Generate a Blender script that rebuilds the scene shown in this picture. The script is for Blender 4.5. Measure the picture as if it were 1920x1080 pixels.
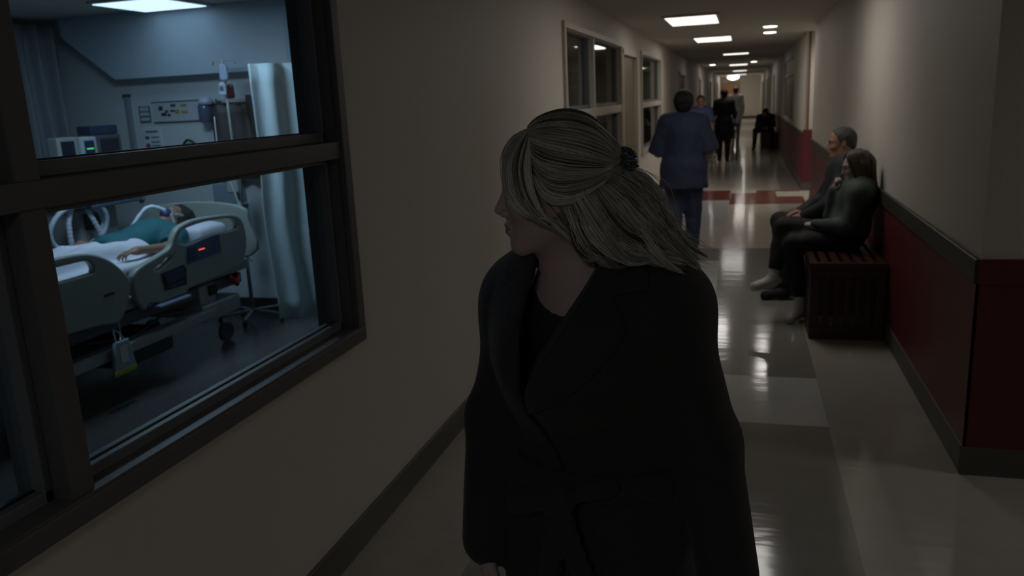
import bpy, bmesh, math, random
import numpy as np
from mathutils import Vector, Matrix
PI = math.pi
for o in list(bpy.data.objects): bpy.data.objects.remove(o)
scn = bpy.context.scene
COL = scn.collection

# ------------------------------------------------------------------ camera
YAW, PITCH, ROLL = -0.28293, 0.22646, -0.048151
fw = Vector((math.sin(YAW)*math.cos(PITCH), math.cos(YAW)*math.cos(PITCH), -math.sin(PITCH)))
rt = Vector((math.cos(YAW), -math.sin(YAW), 0)); up = rt.cross(fw)
r2 = rt*math.cos(ROLL)+up*math.sin(ROLL); u2 = -rt*math.sin(ROLL)+up*math.cos(ROLL)
cd = bpy.data.cameras.new('camera'); cam = bpy.data.objects.new('camera', cd); COL.objects.link(cam)
M = Matrix((r2, u2, -fw)).transposed().to_4x4(); M.translation = (0, 0, 1.65)
cam.matrix_world = M
cd.sensor_width = 36; cd.lens = 1518.04/1920*36; cd.clip_start = .05; cd.clip_end = 200
cd.dof.use_dof = True; cd.dof.focus_distance = 1.42; cd.dof.aperture_fstop = 7.0
scn.camera = cam
# ------------------------------------------------------------------ world, colour
w = bpy.data.worlds.new('world'); scn.world = w; w.use_nodes = True
w.node_tree.nodes['Background'].inputs[0].default_value = (.05, .055, .065, 1)
w.node_tree.nodes['Background'].inputs[1].default_value = .3
vs = scn.view_settings
vs.view_transform = 'Standard'; vs.look = 'None'; vs.gamma = 1; vs.use_curve_mapping = False; vs.exposure = 0.0
# ------------------------------------------------------------------ light levels
K_CORR = 1.0      # corridor ceiling fixtures
def area(name, loc, rot, size, power, col, sy=None, spread=None):
    l = bpy.data.lights.new(name, 'AREA'); l.energy = power; l.color = col
    l.shape = 'RECTANGLE' if sy else 'SQUARE'; l.size = size
    if sy: l.size_y = sy
    if spread: l.spread = spread
    o = bpy.data.objects.new(name, l); o.location = loc; o.rotation_euler = rot; COL.objects.link(o); return o
WARM = (1.0, .955, .905)
for (x, y, p, sz) in [(-.6, 10.3, 1.3, .55), (-.5, 14.2, 7, .55), (-.2, 20.3, 3.4, .5), (-.2, 29, 7, .55), (-.2, 38, 8, .55), (-.2, 47, 10, .55), (.33, 12.25, 1.5, .16), (.36, 13.5, 1.2, .16), (-1.0, 27.8, .7, .16), (.27, 27.0, 1, .16)]:  # first entry is an added fill that brightens the cream floor
    area('corridor_light', (x, y, 2.47), (0, 0, 0), sz, p*K_CORR, WARM, 1.15 if sz > .52 else None)
area('corridor_light', (0, 6.6, 2.47), (0, 0, 0), .55, 7.6, WARM, 1.15)  # added fill for the near corridor walls, its fixture is unseen
area('recess_light', (1.75, 13.75, 2.47), (math.radians(-10), math.radians(30), 0), .5, 17, WARM, spread=math.radians(120))
area('room_light', (-3.6, 4.4, 2.46), (0, 0, 0), .5, 16.5, (.55, .78, 1.0))
area('room_wash_fill', (-4.3, 5.45, 2.46), (math.radians(18), 0, 0), .5, .4, (.55, .78, 1.0))  # added wash that lifts the sickroom back wall
area('hall_fill_light', (3.0, 3.15, 2.47), (math.radians(-12), math.radians(38), 0), .5, 4.6, (1, .98, .95), spread=math.radians(110))  # added fill around the corner, brightens the near left wall
area('near_fill_light', (-.2, -1.4, 2.47), (0, 0, 0), .5, 5.0, (.88, .93, 1.0))  # added cool fill behind the camera for the foreground woman and near walls

# ------------------------------------------------------------------ materials
MATS = {}
def hexc(h):
    c = [int(h[i:i+2], 16)/255 for i in (0, 2, 4)]
    return tuple(((v+.055)/1.055)**2.4 if v > .04045 else v/12.92 for v in c)
def mat(name, col, rough=.6, metal=0, var=.06, scale=12, bump=0, bscale=60, spec=.5, sheen=0, emit=None, estr=0, coat=0, trans=0, stretch=None):
    if name in MATS: return MATS[name]
    m = bpy.data.materials.new(name); m.use_nodes = True; nt = m.node_tree; b = nt.nodes['Principled BSDF']
    if isinstance(col, str): col = hexc(col)
    tc = nt.nodes.new('ShaderNodeTexCoord'); mp = nt.nodes.new('ShaderNodeMapping'); nt.links.new(tc.outputs['Object'], mp.inputs[0])
    if stretch: mp.inputs['Scale'].default_value = stretch
    n = nt.nodes.new('ShaderNodeTexNoise'); n.inputs['Scale'].default_value = scale; n.inputs['Detail'].default_value = 3
    nt.links.new(mp.outputs[0], n.inputs['Vector'])
    r = nt.nodes.new('ShaderNodeMixRGB'); r.inputs[1].default_value = (*[max(0, c*(1-var)) for c in col], 1); r.inputs[2].default_value = (*[min(1, c*(1+var)) for c in col], 1)
    nt.links.new(n.outputs['Fac'], r.inputs[0]); nt.links.new(r.outputs[0], b.inputs['Base Color'])
    b.inputs['Roughness'].default_value = rough; b.inputs['Metallic'].default_value = metal
    b.inputs['Specular IOR Level'].default_value = spec
    if sheen: b.inputs['Sheen Weight'].default_value = sheen
    if coat: b.inputs['Coat Weight'].default_value = coat
    if trans: b.inputs['Transmission Weight'].default_value = trans
    if emit: b.inputs['Emission Color'].default_value = (*(hexc(emit) if isinstance(emit, str) else emit), 1); b.inputs['Emission Strength'].default_value = estr
    if bump:
        n2 = nt.nodes.new('ShaderNodeTexNoise'); n2.inputs['Scale'].default_value = bscale; n2.inputs['Detail'].default_value = 4
        nt.links.new(mp.outputs[0], n2.inputs['Vector'])
        bp = nt.nodes.new('ShaderNodeBump'); bp.inputs['Strength'].default_value = bump; bp.inputs['Distance'].default_value = .01
        nt.links.new(n2.outputs['Fac'], bp.inputs['Height']); nt.links.new(bp.outputs[0], b.inputs['Normal'])
    MATS[name] = m; return m
def glass_mat(name='pane_glass'):
    if name in MATS: return MATS[name]
    m = bpy.data.materials.new(name); m.use_nodes = True; nt = m.node_tree; nt.nodes.remove(nt.nodes['Principled BSDF'])
    out = nt.nodes['Material Output']; t = nt.nodes.new('ShaderNodeBsdfTransparent'); t.inputs[0].default_value = (.93, .96, .97, 1)
    g = nt.nodes.new('ShaderNodeBsdfGlossy'); g.inputs['Roughness'].default_value = .03
    fr = nt.nodes.new('ShaderNodeFresnel'); fr.inputs[0].default_value = 1.35; mx = nt.nodes.new('ShaderNodeMixShader')
    ge = nt.nodes.new('ShaderNodeNewGeometry'); inv = nt.nodes.new('ShaderNodeMath'); inv.operation = 'SUBTRACT'; inv.inputs[0].default_value = 1
    mu = nt.nodes.new('ShaderNodeMath'); mu.operation = 'MULTIPLY'; nt.links.new(ge.outputs['Backfacing'], inv.inputs[1]); nt.links.new(inv.outputs[0], mu.inputs[0]); nt.links.new(fr.outputs[0], mu.inputs[1])
    nt.links.new(mu.outputs[0], mx.inputs[0]); nt.links.new(t.outputs[0], mx.inputs[1]); nt.links.new(g.outputs[0], mx.inputs[2]); nt.links.new(mx.outputs[0], out.inputs[0])
    MATS[name] = m; return m
M_WALL = mat('cream_wall_paint', (.60, .565, .50), .62, var=.03, scale=3, bump=.08, bscale=90)
M_ROOMW = mat('pale_room_paint', (.50, .56, .58), .6, var=.04, scale=3)
M_WINE = mat('wine_red_paint', (.125, .016, .022), .42, var=.08, scale=5, bump=.05)
M_RAIL = mat('dark_rail_vinyl', (.05, .046, .040), .45, var=.08)
M_BASE = mat('grey_cove_base', (.105, .100, .088), .5, var=.08)
M_FRAME = mat('dark_bronze_frame', (.11, .105, .10), .52, var=.06, scale=6)
M_FRAME2 = mat('window_stop', (.14, .15, .165), .5, var=.05)
M_TRIM = mat('pale_frame_paint', (.50, .46, .38), .45, var=.04)
M_CEIL = mat('ceiling_tile', (.55, .53, .48), .8, var=.05, scale=20, bump=.2)
M_DOOR = mat('olive_door_veneer', (.20, .17, .10), .45, var=.12, scale=4, stretch=(6, 6, 1))
M_ODOOR = mat('orange_wood_door', (.55, .27, .10), .45, var=.12, scale=4)
M_LAMP = mat('lit_diffuser', (.9, .85, .75), .5, emit=(1, .93, .86), estr=1.6)
M_LAMPB = mat('lit_diffuser_bright', (.9, .85, .75), .5, emit=(1, .93, .86), estr=8.0)
M_LAMPR = mat('lit_room_diffuser', (.8, .85, .9), .5, emit=(.55, .76, 1), estr=1.6)
def floor_mat(name, col, rough=.10):
    m = mat(name, col, rough, var=.10, scale=7, spec=.55)
    nt = m.node_tree; b = nt.nodes['Principled BSDF']; tc = nt.nodes['Texture Coordinate']
    mp = nt.nodes.new('ShaderNodeMapping'); mp.inputs['Scale'].default_value = (1.2, 5.0, 1)
    n = nt.nodes.new('ShaderNodeTexNoise'); n.inputs['Scale'].default_value = 3.0; n.inputs['Detail'].default_value = 2
    bp = nt.nodes.new('ShaderNodeBump'); bp.inputs['Strength'].default_value = .05; bp.inputs['Distance'].default_value = .02
    nt.links.new(tc.outputs['Object'], mp.inputs[0]); nt.links.new(mp.outputs[0], n.inputs['Vector']); nt.links.new(n.outputs['Fac'], bp.inputs['Height']); nt.links.new(bp.outputs[0], b.inputs['Normal'])
    # fine mottled chips of the vinyl
    v = nt.nodes.new('ShaderNodeTexNoise'); v.inputs['Scale'].default_value = 90; nt.links.new(tc.outputs['Object'], v.inputs['Vector'])
    mr = nt.nodes.new('ShaderNodeMapRange'); mr.inputs[3].default_value = rough*.8; mr.inputs[4].default_value = rough*1.3
    nt.links.new(v.outputs['Fac'], mr.inputs[0]); nt.links.new(mr.outputs[0], b.inputs['Roughness'])
    return m
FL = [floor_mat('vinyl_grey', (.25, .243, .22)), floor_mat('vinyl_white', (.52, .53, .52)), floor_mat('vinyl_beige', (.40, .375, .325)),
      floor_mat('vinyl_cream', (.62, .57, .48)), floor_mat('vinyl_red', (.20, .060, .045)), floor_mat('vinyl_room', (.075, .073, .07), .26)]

# ------------------------------------------------------------------ mesh helpers
def link(o, parent=None):
    COL.objects.link(o)
    if parent: o.parent = parent
    return o
def props(o, label=None, cat=None, group=None, kind=None):
    if label: o['label'] = label
    if cat: o['category'] = cat
    if group: o['group'] = group
    if kind: o['kind'] = kind
    return o
def empty(name, loc=(0, 0, 0), rz=0, **k):
    o = bpy.data.objects.new(name, None); o.empty_display_size = .1; COL.objects.link(o); o.location = loc; o.rotation_euler = (0, 0, rz)
    return props(o, **k)
def mesh_obj(name, verts, faces, m, parent=None, smooth=False, fm=None, mats=None):
    me = bpy.data.meshes.new(name); me.from_pydata([tuple(v) for v in verts], [], [tuple(f) for f in faces])
    for mm in (mats or [m]): me.materials.append(mm)
    if fm is not None: me.polygons.foreach_set('material_index', np.asarray(fm, dtype=np.int32))
    if smooth: me.polygons.foreach_set('use_smooth', [True]*len(me.polygons))
    me.update()
    return link(bpy.data.objects.new(name, me), parent)
class MB:
    def __init__(s): s.v = []; s.f = []
    def add(s, vs, fs):
        o = len(s.v); s.v += [tuple(v) for v in vs]; s.f += [tuple(i+o for i in f) for f in fs]; return s
    def box(s, x0, x1, y0, y1, z0, z1, R=None, c=None):
        vs = [Vector((x, y, z)) for z in (z0, z1) for y in (y0, y1) for x in (x0, x1)]
        if R is not None:
            c = Vector(c) if c is not None else Vector(((x0+x1)/2, (y0+y1)/2, (z0+z1)/2))
            vs = [R @ (v-c)+c for v in vs]
        return s.add(vs, [(0, 2, 3, 1), (4, 5, 7, 6), (0, 1, 5, 4), (2, 6, 7, 3), (0, 4, 6, 2), (1, 3, 7, 5)])
    def tube(s, pts, r, n=10, cap=True):
        pts = [Vector(p) for p in pts]; rr = r if isinstance(r, (list, tuple)) else [r]*len(pts)
        vs = []; pv = None
        for i, p in enumerate(pts):
            t = (pts[min(i+1, len(pts)-1)]-pts[max(i-1, 0)]).normalized()
            if pv is None: a = t.orthogonal().normalized()
            else:
                a = (pv - t*pv.dot(t)); a = a.normalized() if a.length > 1e-6 else t.orthogonal().normalized()
            pv = a; b = t.cross(a)
            vs += [p+(a*math.cos(2*PI*k/n)+b*math.sin(2*PI*k/n))*rr[i] for k in range(n)]
        fs = [(i*n+k, i*n+(k+1) % n, (i+1)*n+(k+1) % n, (i+1)*n+k) for i in range(len(pts)-1) for k in range(n)]
        if cap: fs += [tuple(range(n))[::-1], tuple((len(pts)-1)*n+k for k in range(n))]
        return s.add(vs, fs)
    def lathe(s, c, prof, n=24, axis='z'):
        vs = []
        for (r, h) in prof:
            for k in range(n):
                a = 2*PI*k/n; p = (r*math.cos(a), r*math.sin(a), h)
                if axis == 'x': p = (h, p[0], p[1])
                if axis == 'y': p = (p[0], h, p[1])
                vs.append((c[0]+p[0], c[1]+p[1], c[2]+p[2]))
        L = len(prof); fs = [(i*n+k, i*n+(k+1) % n, (i+1)*n+(k+1) % n, (i+1)*n+k) for i in range(L-1) for k in range(n)]
        fs += [tuple(range(n))[::-1], tuple((L-1)*n+k for k in range(n))]
        return s.add(vs, fs)
    def build(s, name, m, parent=None, smooth=False, bev=0, seg=2):
        o = mesh_obj(name, s.v, s.f, m, parent, smooth)
        bm = bmesh.new(); bm.from_mesh(o.data); bmesh.ops.recalc_face_normals(bm, faces=bm.faces); bm.to_mesh(o.data); bm.free()
        if bev:
            b = o.modifiers.new('b', 'BEVEL'); b.width = bev; b.segments = seg; b.limit_method = 'ANGLE'; b.angle_limit = .6
            o.data.polygons.foreach_set('use_smooth', [True]*len(o.data.polygons)); wn = o.modifiers.new('n', 'WEIGHTED_NORMAL'); wn.keep_sharp = True
        return o
def crom(pts, n=6, closed=False):
    P = [Vector(p) for p in pts]; N = len(P); out = []
    rng = range(N if closed else N-1)
    for i in rng:
        g = lambda j: P[j % N] if closed else P[max(0, min(N-1, j))]
        a, b, c, d = g(i-1), g(i), g(i+1), g(i+2)
        for k in range(n):
            t = k/n; out.append(.5*((2*b)+(c-a)*t+(2*a-5*b+4*c-d)*t*t+(-a+3*b-3*c+d)*t**3))
    if not closed: out.append(P[-1])
    return out
def panel(name, loops, thick, m, parent=None, bev=.006, smooth_n=5, mtx=None, axis='x'):
    """plate with holes: loops in (a,b) plane, extruded symmetric about the plane"""
    cu = bpy.data.curves.new(name, 'CURVE'); cu.dimensions = '2D'; cu.fill_mode = 'BOTH'; cu.extrude = max(thick/2-bev, .0005); cu.bevel_depth = bev; cu.bevel_resolution = 2; cu.offset = -bev
    for lp in loops:
        pts = crom([(a, b, 0) for a, b in lp], smooth_n, True) if smooth_n else [Vector((a, b, 0)) for a, b in lp]
        sp = cu.splines.new('POLY'); sp.points.add(len(pts)-1); sp.use_cyclic_u = True
        for q, p in zip(sp.points, pts): q.co = (p.x, p.y, 0, 1)
    t = bpy.data.objects.new('t', cu); COL.objects.link(t); bpy.context.view_layer.update()
    me = bpy.data.meshes.new_from_object(t.evaluated_get(bpy.context.evaluated_depsgraph_get()))
    bpy.data.objects.remove(t); bpy.data.curves.remove(cu)
    if axis == 'x': T = Matrix(((0, 0, 1, 0), (1, 0, 0, 0), (0, 1, 0, 0), (0, 0, 0, 1)))   # a->y b->z
    elif axis == 'y': T = Matrix(((1, 0, 0, 0), (0, 0, 1, 0), (0, 1, 0, 0), (0, 0, 0, 1)))  # a->x b->z
    else: T = Matrix.Identity(4)
    me.transform((mtx or Matrix.Identity(4)) @ T); me.materials.clear(); me.materials.append(m); me.name = name
    me.polygons.foreach_set('use_smooth', [True]*len(me.polygons))
    o = link(bpy.data.objects.new(name, me), parent)
    md = o.modifiers.new('n', 'WEIGHTED_NORMAL')
    return o
def struct(o): o['kind'] = 'structure'; return o
# ------------------------------------------------------------------ SDF sculpting
class Field:
    def __init__(s): s.p = []
    def cone(s, a, b, ra, rb=None, k=.02, sub=False): s.p.append(('c', np.array(a, float), np.array(b, float), ra, ra if rb is None else rb, k, sub)); return s
    def ell(s, c, r, R=None, k=.02, sub=False): s.p.append(('e', np.array(c, float), np.array(r, float), R, None, k, sub)); return s
    def box(s, c, h, R=None, rd=.01, k=.01, sub=False): s.p.append(('b', np.array(c, float), np.array(h, float), R, rd, k, sub)); return s
    def cut(s, p, n, k=.004): s.p.append(('p', np.array(p, float), np.array(n, float), None, None, k, True)); return s   # removes the side n points to
    def copy(s): f = Field(); f.p = list(s.p); return f
    def bounds(s, pad):
        lo = np.full(3, 1e9); hi = -lo
        for q in s.p:
            if q[6] or q[0] == 'p': continue
            l, h = s.bb(q); lo = np.minimum(lo, l); hi = np.maximum(hi, h)
        return lo-pad, hi+pad
    def bb(s, q):
        if q[0] == 'c': return np.minimum(q[1]-q[3], q[2]-q[4]), np.maximum(q[1]+q[3], q[2]+q[4])
        if q[3] is None: e = q[2]
        else: e = np.abs(q[3]) @ q[2]
        if q[0] == 'b': e = e+q[4]
        return q[1]-e, q[1]+e
    def mesh(s, h=.008, fine=None, disp=None, pad=None, bnd=None, dmax=.02):
        lo, hi = s.bounds((pad or h*3)+(dmax if disp else 0))
        if bnd: lo = np.maximum(lo, bnd[0]); hi = np.minimum(hi, bnd[1])
        ax = []
        for i in range(3):
            if fine:   # fine = (lo3, hi3, hf)
                a = [lo[i]]
                while a[-1] < hi[i]:
                    st = fine[2] if any(fz[0][i] <= a[-1] <= fz[1][i] for fz in fine[3]) else h
                    a.append(a[-1]+st)
                ax.append(np.array(a))
            else: ax.append(np.arange(lo[i], hi[i]+h, h))
        X, Y, Z = ax; F = np.full((len(X), len(Y), len(Z)), 1.0, np.float32)
        for q in s.p:
            k = q[5]; kind = q[0]
            if kind == 'p': sl = [slice(None)]*3
            else:
                l, u = s.bb(q); m = k*1.1+3.5*h
                sl = [slice(max(0, np.searchsorted(A, l[i]-m)-1), np.searchsorted(A, u[i]+m)+1) for i, A in enumerate(ax)]
            x = X[sl[0]][:, None, None]; y = Y[sl[1]][None, :, None]; z = Z[sl[2]][None, None, :]
            if kind == 'c':
                a, b, ra, rb = q[1:5]; d = b-a; L = max(d@d, 1e-12)
                px, py, pz = x-a[0], y-a[1], z-a[2]; t = np.clip((px*d[0]+py*d[1]+pz*d[2])/L, 0, 1)
                D = np.sqrt((px-t*d[0])**2+(py-t*d[1])**2+(pz-t*d[2])**2)-(ra+(rb-ra)*t)
            elif kind == 'p': D = -((x-q[1][0])*q[2][0]+(y-q[1][1])*q[2][1]+(z-q[1][2])*q[2][2])
            else:
                px, py, pz = x-q[1][0], y-q[1][1], z-q[1][2]
                if q[3] is not None:
                    R = q[3]; px, py, pz = (px*R[0, j]+py*R[1, j]+pz*R[2, j] for j in range(3))
                r = q[2]
                if kind == 'e':
                    k0 = np.sqrt((px/r[0])**2+(py/r[1])**2+(pz/r[2])**2); k1 = np.sqrt((px/r[0]**2)**2+(py/r[1]**2)**2+(pz/r[2]**2)**2)
                    D = k0*(k0-1)/np.maximum(k1, 1e-6)
                else:
                    qx, qy, qz = np.abs(px)-r[0], np.abs(py)-r[1], np.abs(pz)-r[2]
                    D = np.sqrt(np.maximum(qx, 0)**2+np.maximum(qy, 0)**2+np.maximum(qz, 0)**2)+np.minimum(np.maximum(qx, np.maximum(qy, qz)), 0)-q[4]
            G = F[tuple(sl)]; D = D.astype(np.float32)
            if q[6]:
                D = -D; hh = np.maximum(k-np.abs(G-D), 0)/k; F[tuple(sl)] = np.maximum(G, D)+hh*hh*k*.25
            else:
                hh = np.maximum(k-np.abs(G-D), 0)/k; F[tuple(sl)] = np.minimum(G, D)-hh*hh*k*.25
        if disp is not None: F -= disp(X[:, None, None], Y[None, :, None], Z[None, None, :]).astype(np.float32)
        return nets(F, X, Y, Z)
def nets(F, X, Y, Z):
    S = F < 0
    c = np.zeros(tuple(n-1 for n in F.shape), np.uint8)
    for i in (0, 1):
        for j in (0, 1):
            for k in (0, 1): c += S[i:i+c.shape[0], j:j+c.shape[1], k:k+c.shape[2]]
    act = (c > 0) & (c < 8); idx = np.argwhere(act); n = len(idx)
    acc = np.zeros((n, 3)); cnt = np.zeros(n); I, J, K = idx.T
    co = [X, Y, Z]
    for axis in range(3):
        o1, o2 = [a for a in range(3) if a != axis]
        for a in (0, 1):
            for b in (0, 1):
                d = [0, 0, 0]; d[o1] = a; d[o2] = b; e = list(d); e[axis] = 1
                v0 = F[I+d[0], J+d[1], K+d[2]]; v1 = F[I+e[0], J+e[1], K+e[2]]; m = (v0 < 0) != (v1 < 0)
                t = np.clip(v0[m]/(v0[m]-v1[m]), 0, 1)
                ii = [I[m], J[m], K[m]]
                for q in range(3):
                    A = co[q]; p0 = A[ii[q]+d[q]]
                    acc[m, q] += p0+(A[np.minimum(ii[q]+1, len(A)-1)]-A[ii[q]])*t if q == axis else p0
                cnt[m] += 1
    V = acc/cnt[:, None]
    vid = np.full(act.shape, -1, np.int32); vid[I, J, K] = np.arange(n)
    quads = []
    for axis in range(3):
        o1, o2 = [(1, 2), (2, 0), (0, 1)][axis]
        sl0 = [slice(None)]*3; sl1 = [slice(None)]*3; sl0[axis] = slice(0, -1); sl1[axis] = slice(1, None)
        ch = S[tuple(sl0)] != S[tuple(sl1)]; P = np.argwhere(ch)
        P = P[(P[:, o1] > 0) & (P[:, o2] > 0) & (P[:, o1] < F.shape[o1]-1) & (P[:, o2] < F.shape[o2]-1)]
        ins = S[P[:, 0], P[:, 1], P[:, 2]]
        def g(a, b):
            Q = P.copy(); Q[:, o1] -= a; Q[:, o2] -= b; return vid[Q[:, 0], Q[:, 1], Q[:, 2]]
        q = np.stack([g(1, 1), g(0, 1), g(0, 0), g(1, 0)], 1); q[~ins] = q[~ins][:, ::-1]; quads.append(q)
    return V, np.concatenate(quads)
def sdf_obj(name, VQ, m, parent=None, mats=None, pick=None, smooth_it=1):
    V, Q = VQ
    Q = Q[(Q >= 0).all(1)]
    for _ in range(smooth_it):   # one relax pass
        acc = np.zeros_like(V); cn = np.zeros(len(V))
        for a in range(4):
            np.add.at(acc, Q[:, a], V[Q[:, (a+1) % 4]]); np.add.at(cn, Q[:, a], 1); np.add.at(acc, Q[:, a], V[Q[:, (a-1) % 4]]); np.add.at(cn, Q[:, a], 1)
        V = V*.45+.55*acc/np.maximum(cn, 1)[:, None]
    me = bpy.data.meshes.new(name); me.vertices.add(len(V)); me.vertices.foreach_set('co', V.astype(np.float32).ravel())
    me.loops.add(Q.size); me.loops.foreach_set('vertex_index', Q.astype(np.int32).ravel())
    me.polygons.add(len(Q)); me.polygons.foreach_set('loop_start', np.arange(0, Q.size, 4, dtype=np.int32))
    for mm in (mats or [m]): me.materials.append(mm)
    if pick is not None: me.polygons.foreach_set('material_index', pick(V[Q].mean(1)).astype(np.int32))
    me.update(calc_edges=True); me.polygons.foreach_set('use_smooth', np.ones(len(Q), bool)); me.validate()
    return link(bpy.data.objects.new(name, me), parent)
def folds(amp, fs, seed=0, zonly=None):
    rg = np.random.RandomState(seed); D = rg.randn(7, 3); D /= np.linalg.norm(D, axis=1)[:, None]; ph = rg.rand(7)*6; sc = fs*(.5+rg.rand(7)*1.2)
    def f(x, y, z):
        r = 0
        for d, p, s_ in zip(D, ph, sc): r = r+np.sin((x*d[0]+y*d[1]+z*d[2]*.6)*s_+p+1.5*np.sin((x*d[1]-z*d[0])*s_*.5+p))
        r = r/7*amp
        if zonly is not None: r = r*zonly(x, y, z)
        return r
    return f
def V3(*a): return np.array(a, float)
def nrm(v): return v/np.linalg.norm(v)

def head_sdf(F, c, f, u, s=1.0, female=False, neck=None, neckr=.052, det=True):
    """c: eye-level centre, f: forward, u: up"""
    f = nrm(np.array(f, float)); u = np.array(u, float); u = nrm(u-f*(u@f)); l = np.cross(u, f)   # l: the person's left
    R = np.stack([f, l, u], 1)
    P = lambda a, b, d: c+s*(R @ V3(a, b, d))
    e = lambda cc, r, k=.02, sub=False: F.ell(P(*cc), s*V3(*r), R, k*s, sub)
    jw = .92 if female else 1.0
    e((-.010, 0, .028), (.097, .075, .085)); e((.028, 0, -.025), (.060, .057*jw, .076), .03)
    e((.034, 0, -.078), (.046, .042*jw, .032), .03)
    F.cone(P(.070, -.008, -.099), P(.070, .008, -.099), .0155*s, k=.02*s)
    for b in (-1, 1):
        F.cone(P(-.004, b*.052*jw, -.050), P(.055, b*.020, -.098), .014*s, .013*s, .025*s)
        F.ell(P(.058, b*.038, -.028), s*V3(.022, .018, .018), R, .022*s)
        F.cone(P(.079, b*.008, .020), P(.070, b*.042, .020), .010*s, .008*s, .016*s)
    F.cone(P(.084, 0, .008), P(.104, 0, -.034), .0062*s, .0088*s, .010*s)
    F.cone(P(.070, 0, -.055), P(.092, 0, -.041), .010*s, .006*s, .010*s)
    if det:
        for b in (-1, 1):
            F.ell(P(.093, b*.0105, -.040), s*V3(.0085, .006, .0065), R, .005*s)
            F.ell(P(.094, b*.031, .000), s*V3(.017, .017, .0115), R, .012*s, True)
            F.ell(P(.0705, b*.031, .000), s*V3(.0140, .0155, .0125), R, .003*s)
            # ear: rim with bowl
            re = R
            F.ell(P(-.010, b*.078, -.008), s*V3(.017, .008, .030), re, .006*s)
            F.ell(P(-.005, b*.087, -.004), s*V3(.009, .006, .017), re, .005*s, True)
            F.ell(P(.002, b*.078, -.012), s*V3(.006, .006, .007), re, .004*s)
    F.cone(P(.084, -.013, -.061), P(.084, .013, -.061), .0055*s, k=.009*s); F.cone(P(.092, -.004, -.061), P(.092, .004, -.061), .0045*s, k=.008*s)
    F.cone(P(.084, -.011, -.0725), P(.084, .011, -.0725), .0065*s, k=.009*s); F.cone(P(.089, -.005, -.073), P(.089, .005, -.073), .005*s, k=.008*s)
    if det: F.cone(P(.098, -.022, -.0672), P(.098, .022, -.0672), .0025*s, k=.004*s, sub=True)
    if neck is not None:
        F.cone(P(-.022, 0, -.055), neck, neckr*s, neckr*1.06*s, .035*s)
    return P, R
def hand_sdf(F, wrist, d, n, thumb, s=1.0, curl=.4, r=.0078):
    """d: wrist->knuckles, n: palm normal (fingers curl this way), thumb: side direction"""
    d = nrm(np.array(d, float)); n = np.array(n, float); n = nrm(n-d*(n@d)); t = np.cross(d, n)
    if t@np.array(thumb, float) < 0: t = -t
    R = np.stack([d, t, n], 1); w = np.array(wrist, float)
    F.ell(w+d*.045*s, s*V3(.052, .040, .015), R, .015*s)
    F.cone(w-d*.01, w+d*.02*s, .026*s, .026*s, .02*s)
    for i, (off, L) in enumerate([(.031, .072), (.011, .080), (-.010, .074), (-.029, .058)]):
        a = w+d*.085*s+t*off*s; c0 = curl*(.8+.15*i); dd = d*math.cos(c0)+n*math.sin(c0)
        b = a+dd*L*.45*s; d2 = d*math.cos(2.2*c0)+n*math.sin(2.2*c0); c = b+d2*L*.32*s
        d3 = d*math.cos(3.1*c0)+n*math.sin(3.1*c0); e = c+d3*L*.25*s
        F.cone(w+d*.06*s+t*off*.9*s, a, r*1.1*s, r*1.05*s, .006*s); F.cone(a, b, r*s, r*.95*s, .003*s); F.cone(b, c, r*.95*s, r*.88*s, .003*s); F.cone(c, e, r*.88*s, r*.75*s, .003*s)
    a = w+d*.022*s+t*.028*s+n*.006*s; b = a+(d*.6+t*.62+n*.35)*.040*s; c = b+(d*.85+t*.1+n*.45)*.032*s
    F.cone(a, b, .0125*s, .0095*s, .010*s); F.cone(b, c, .0095*s, .0075*s, .004*s)
# ------------------------------------------------------------------ room shell
XL, XR, H = -1.395, .931, 2.5
def cuts(lo, hi, hs): return sorted(set([lo, hi]+[h for h in hs if lo < h < hi]))
def wall_with_holes(name, fixed, along, y0, y1, holes, m, z1=H, z0=0):
    """fixed=(a,b) thickness range, along 'y' or 'x'; holes=(y0,y1,z0,z1)"""
    b = MB(); ys = cuts(y0, y1, [h for q in holes for h in q[:2]]); zs = cuts(z0, z1, [h for q in holes for h in q[2:]])
    for i in range(len(ys)-1):
        for j in range(len(zs)-1):
            yc, zc = (ys[i]+ys[i+1])/2, (zs[j]+zs[j+1])/2
            if any(q[0] < yc < q[1] and q[2] < zc < q[3] for q in holes): continue
            if along == 'y': b.box(fixed[0], fixed[1], ys[i], ys[i+1], zs[j], zs[j+1])
            else: b.box(ys[i], ys[i+1], fixed[0], fixed[1], zs[j], zs[j+1])
    return struct(b.build(name, m))
# floor: one mesh, vinyl colours by tile region
def fcol(x, y):
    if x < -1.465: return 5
    if y > 14.26: return 3 if -.95 < x < .62 else 2
    if y > 12.45:
        if -1.5 < x < -.19: return 4 if y > 12.95 else 1
        if x < .22: return 4 if y < 13.86 else 3
        if x < .52: return 4 if y < 14.2 else 3
        if x < .90: return 4 if (y < 13.35 or y > 14.02) and y < 14.2 else 3
        return 3
    if y > 8.89:
        if x > .5: return 2
        return 1 if (x < -.2 and y > 10.4) else 3
    if x > .43: return 2
    if x < -.95: return 2
    if y > 8.2: return 0
    if y > 5.7: return 1 if x < -.206 else 0
    if y > 4.75: return 0
    if y > 4.03: return 1
    return 0 if y > 2.2 else 2
xs = [-6.4, -1.465, -.95, -.206, -.19, -.2, .22, .43, .5, .52, .62, .90, 4.0]; ys = [-3.2, 2.2, 4.03, 4.75, 5.7, 8.2, 8.89, 10.4, 12.45, 12.95, 13.35, 13.86, 14.02, 14.2, 14.26, 53]
xs = sorted(set(xs)); vs_, fs_, fm_ = [], [], []
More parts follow.
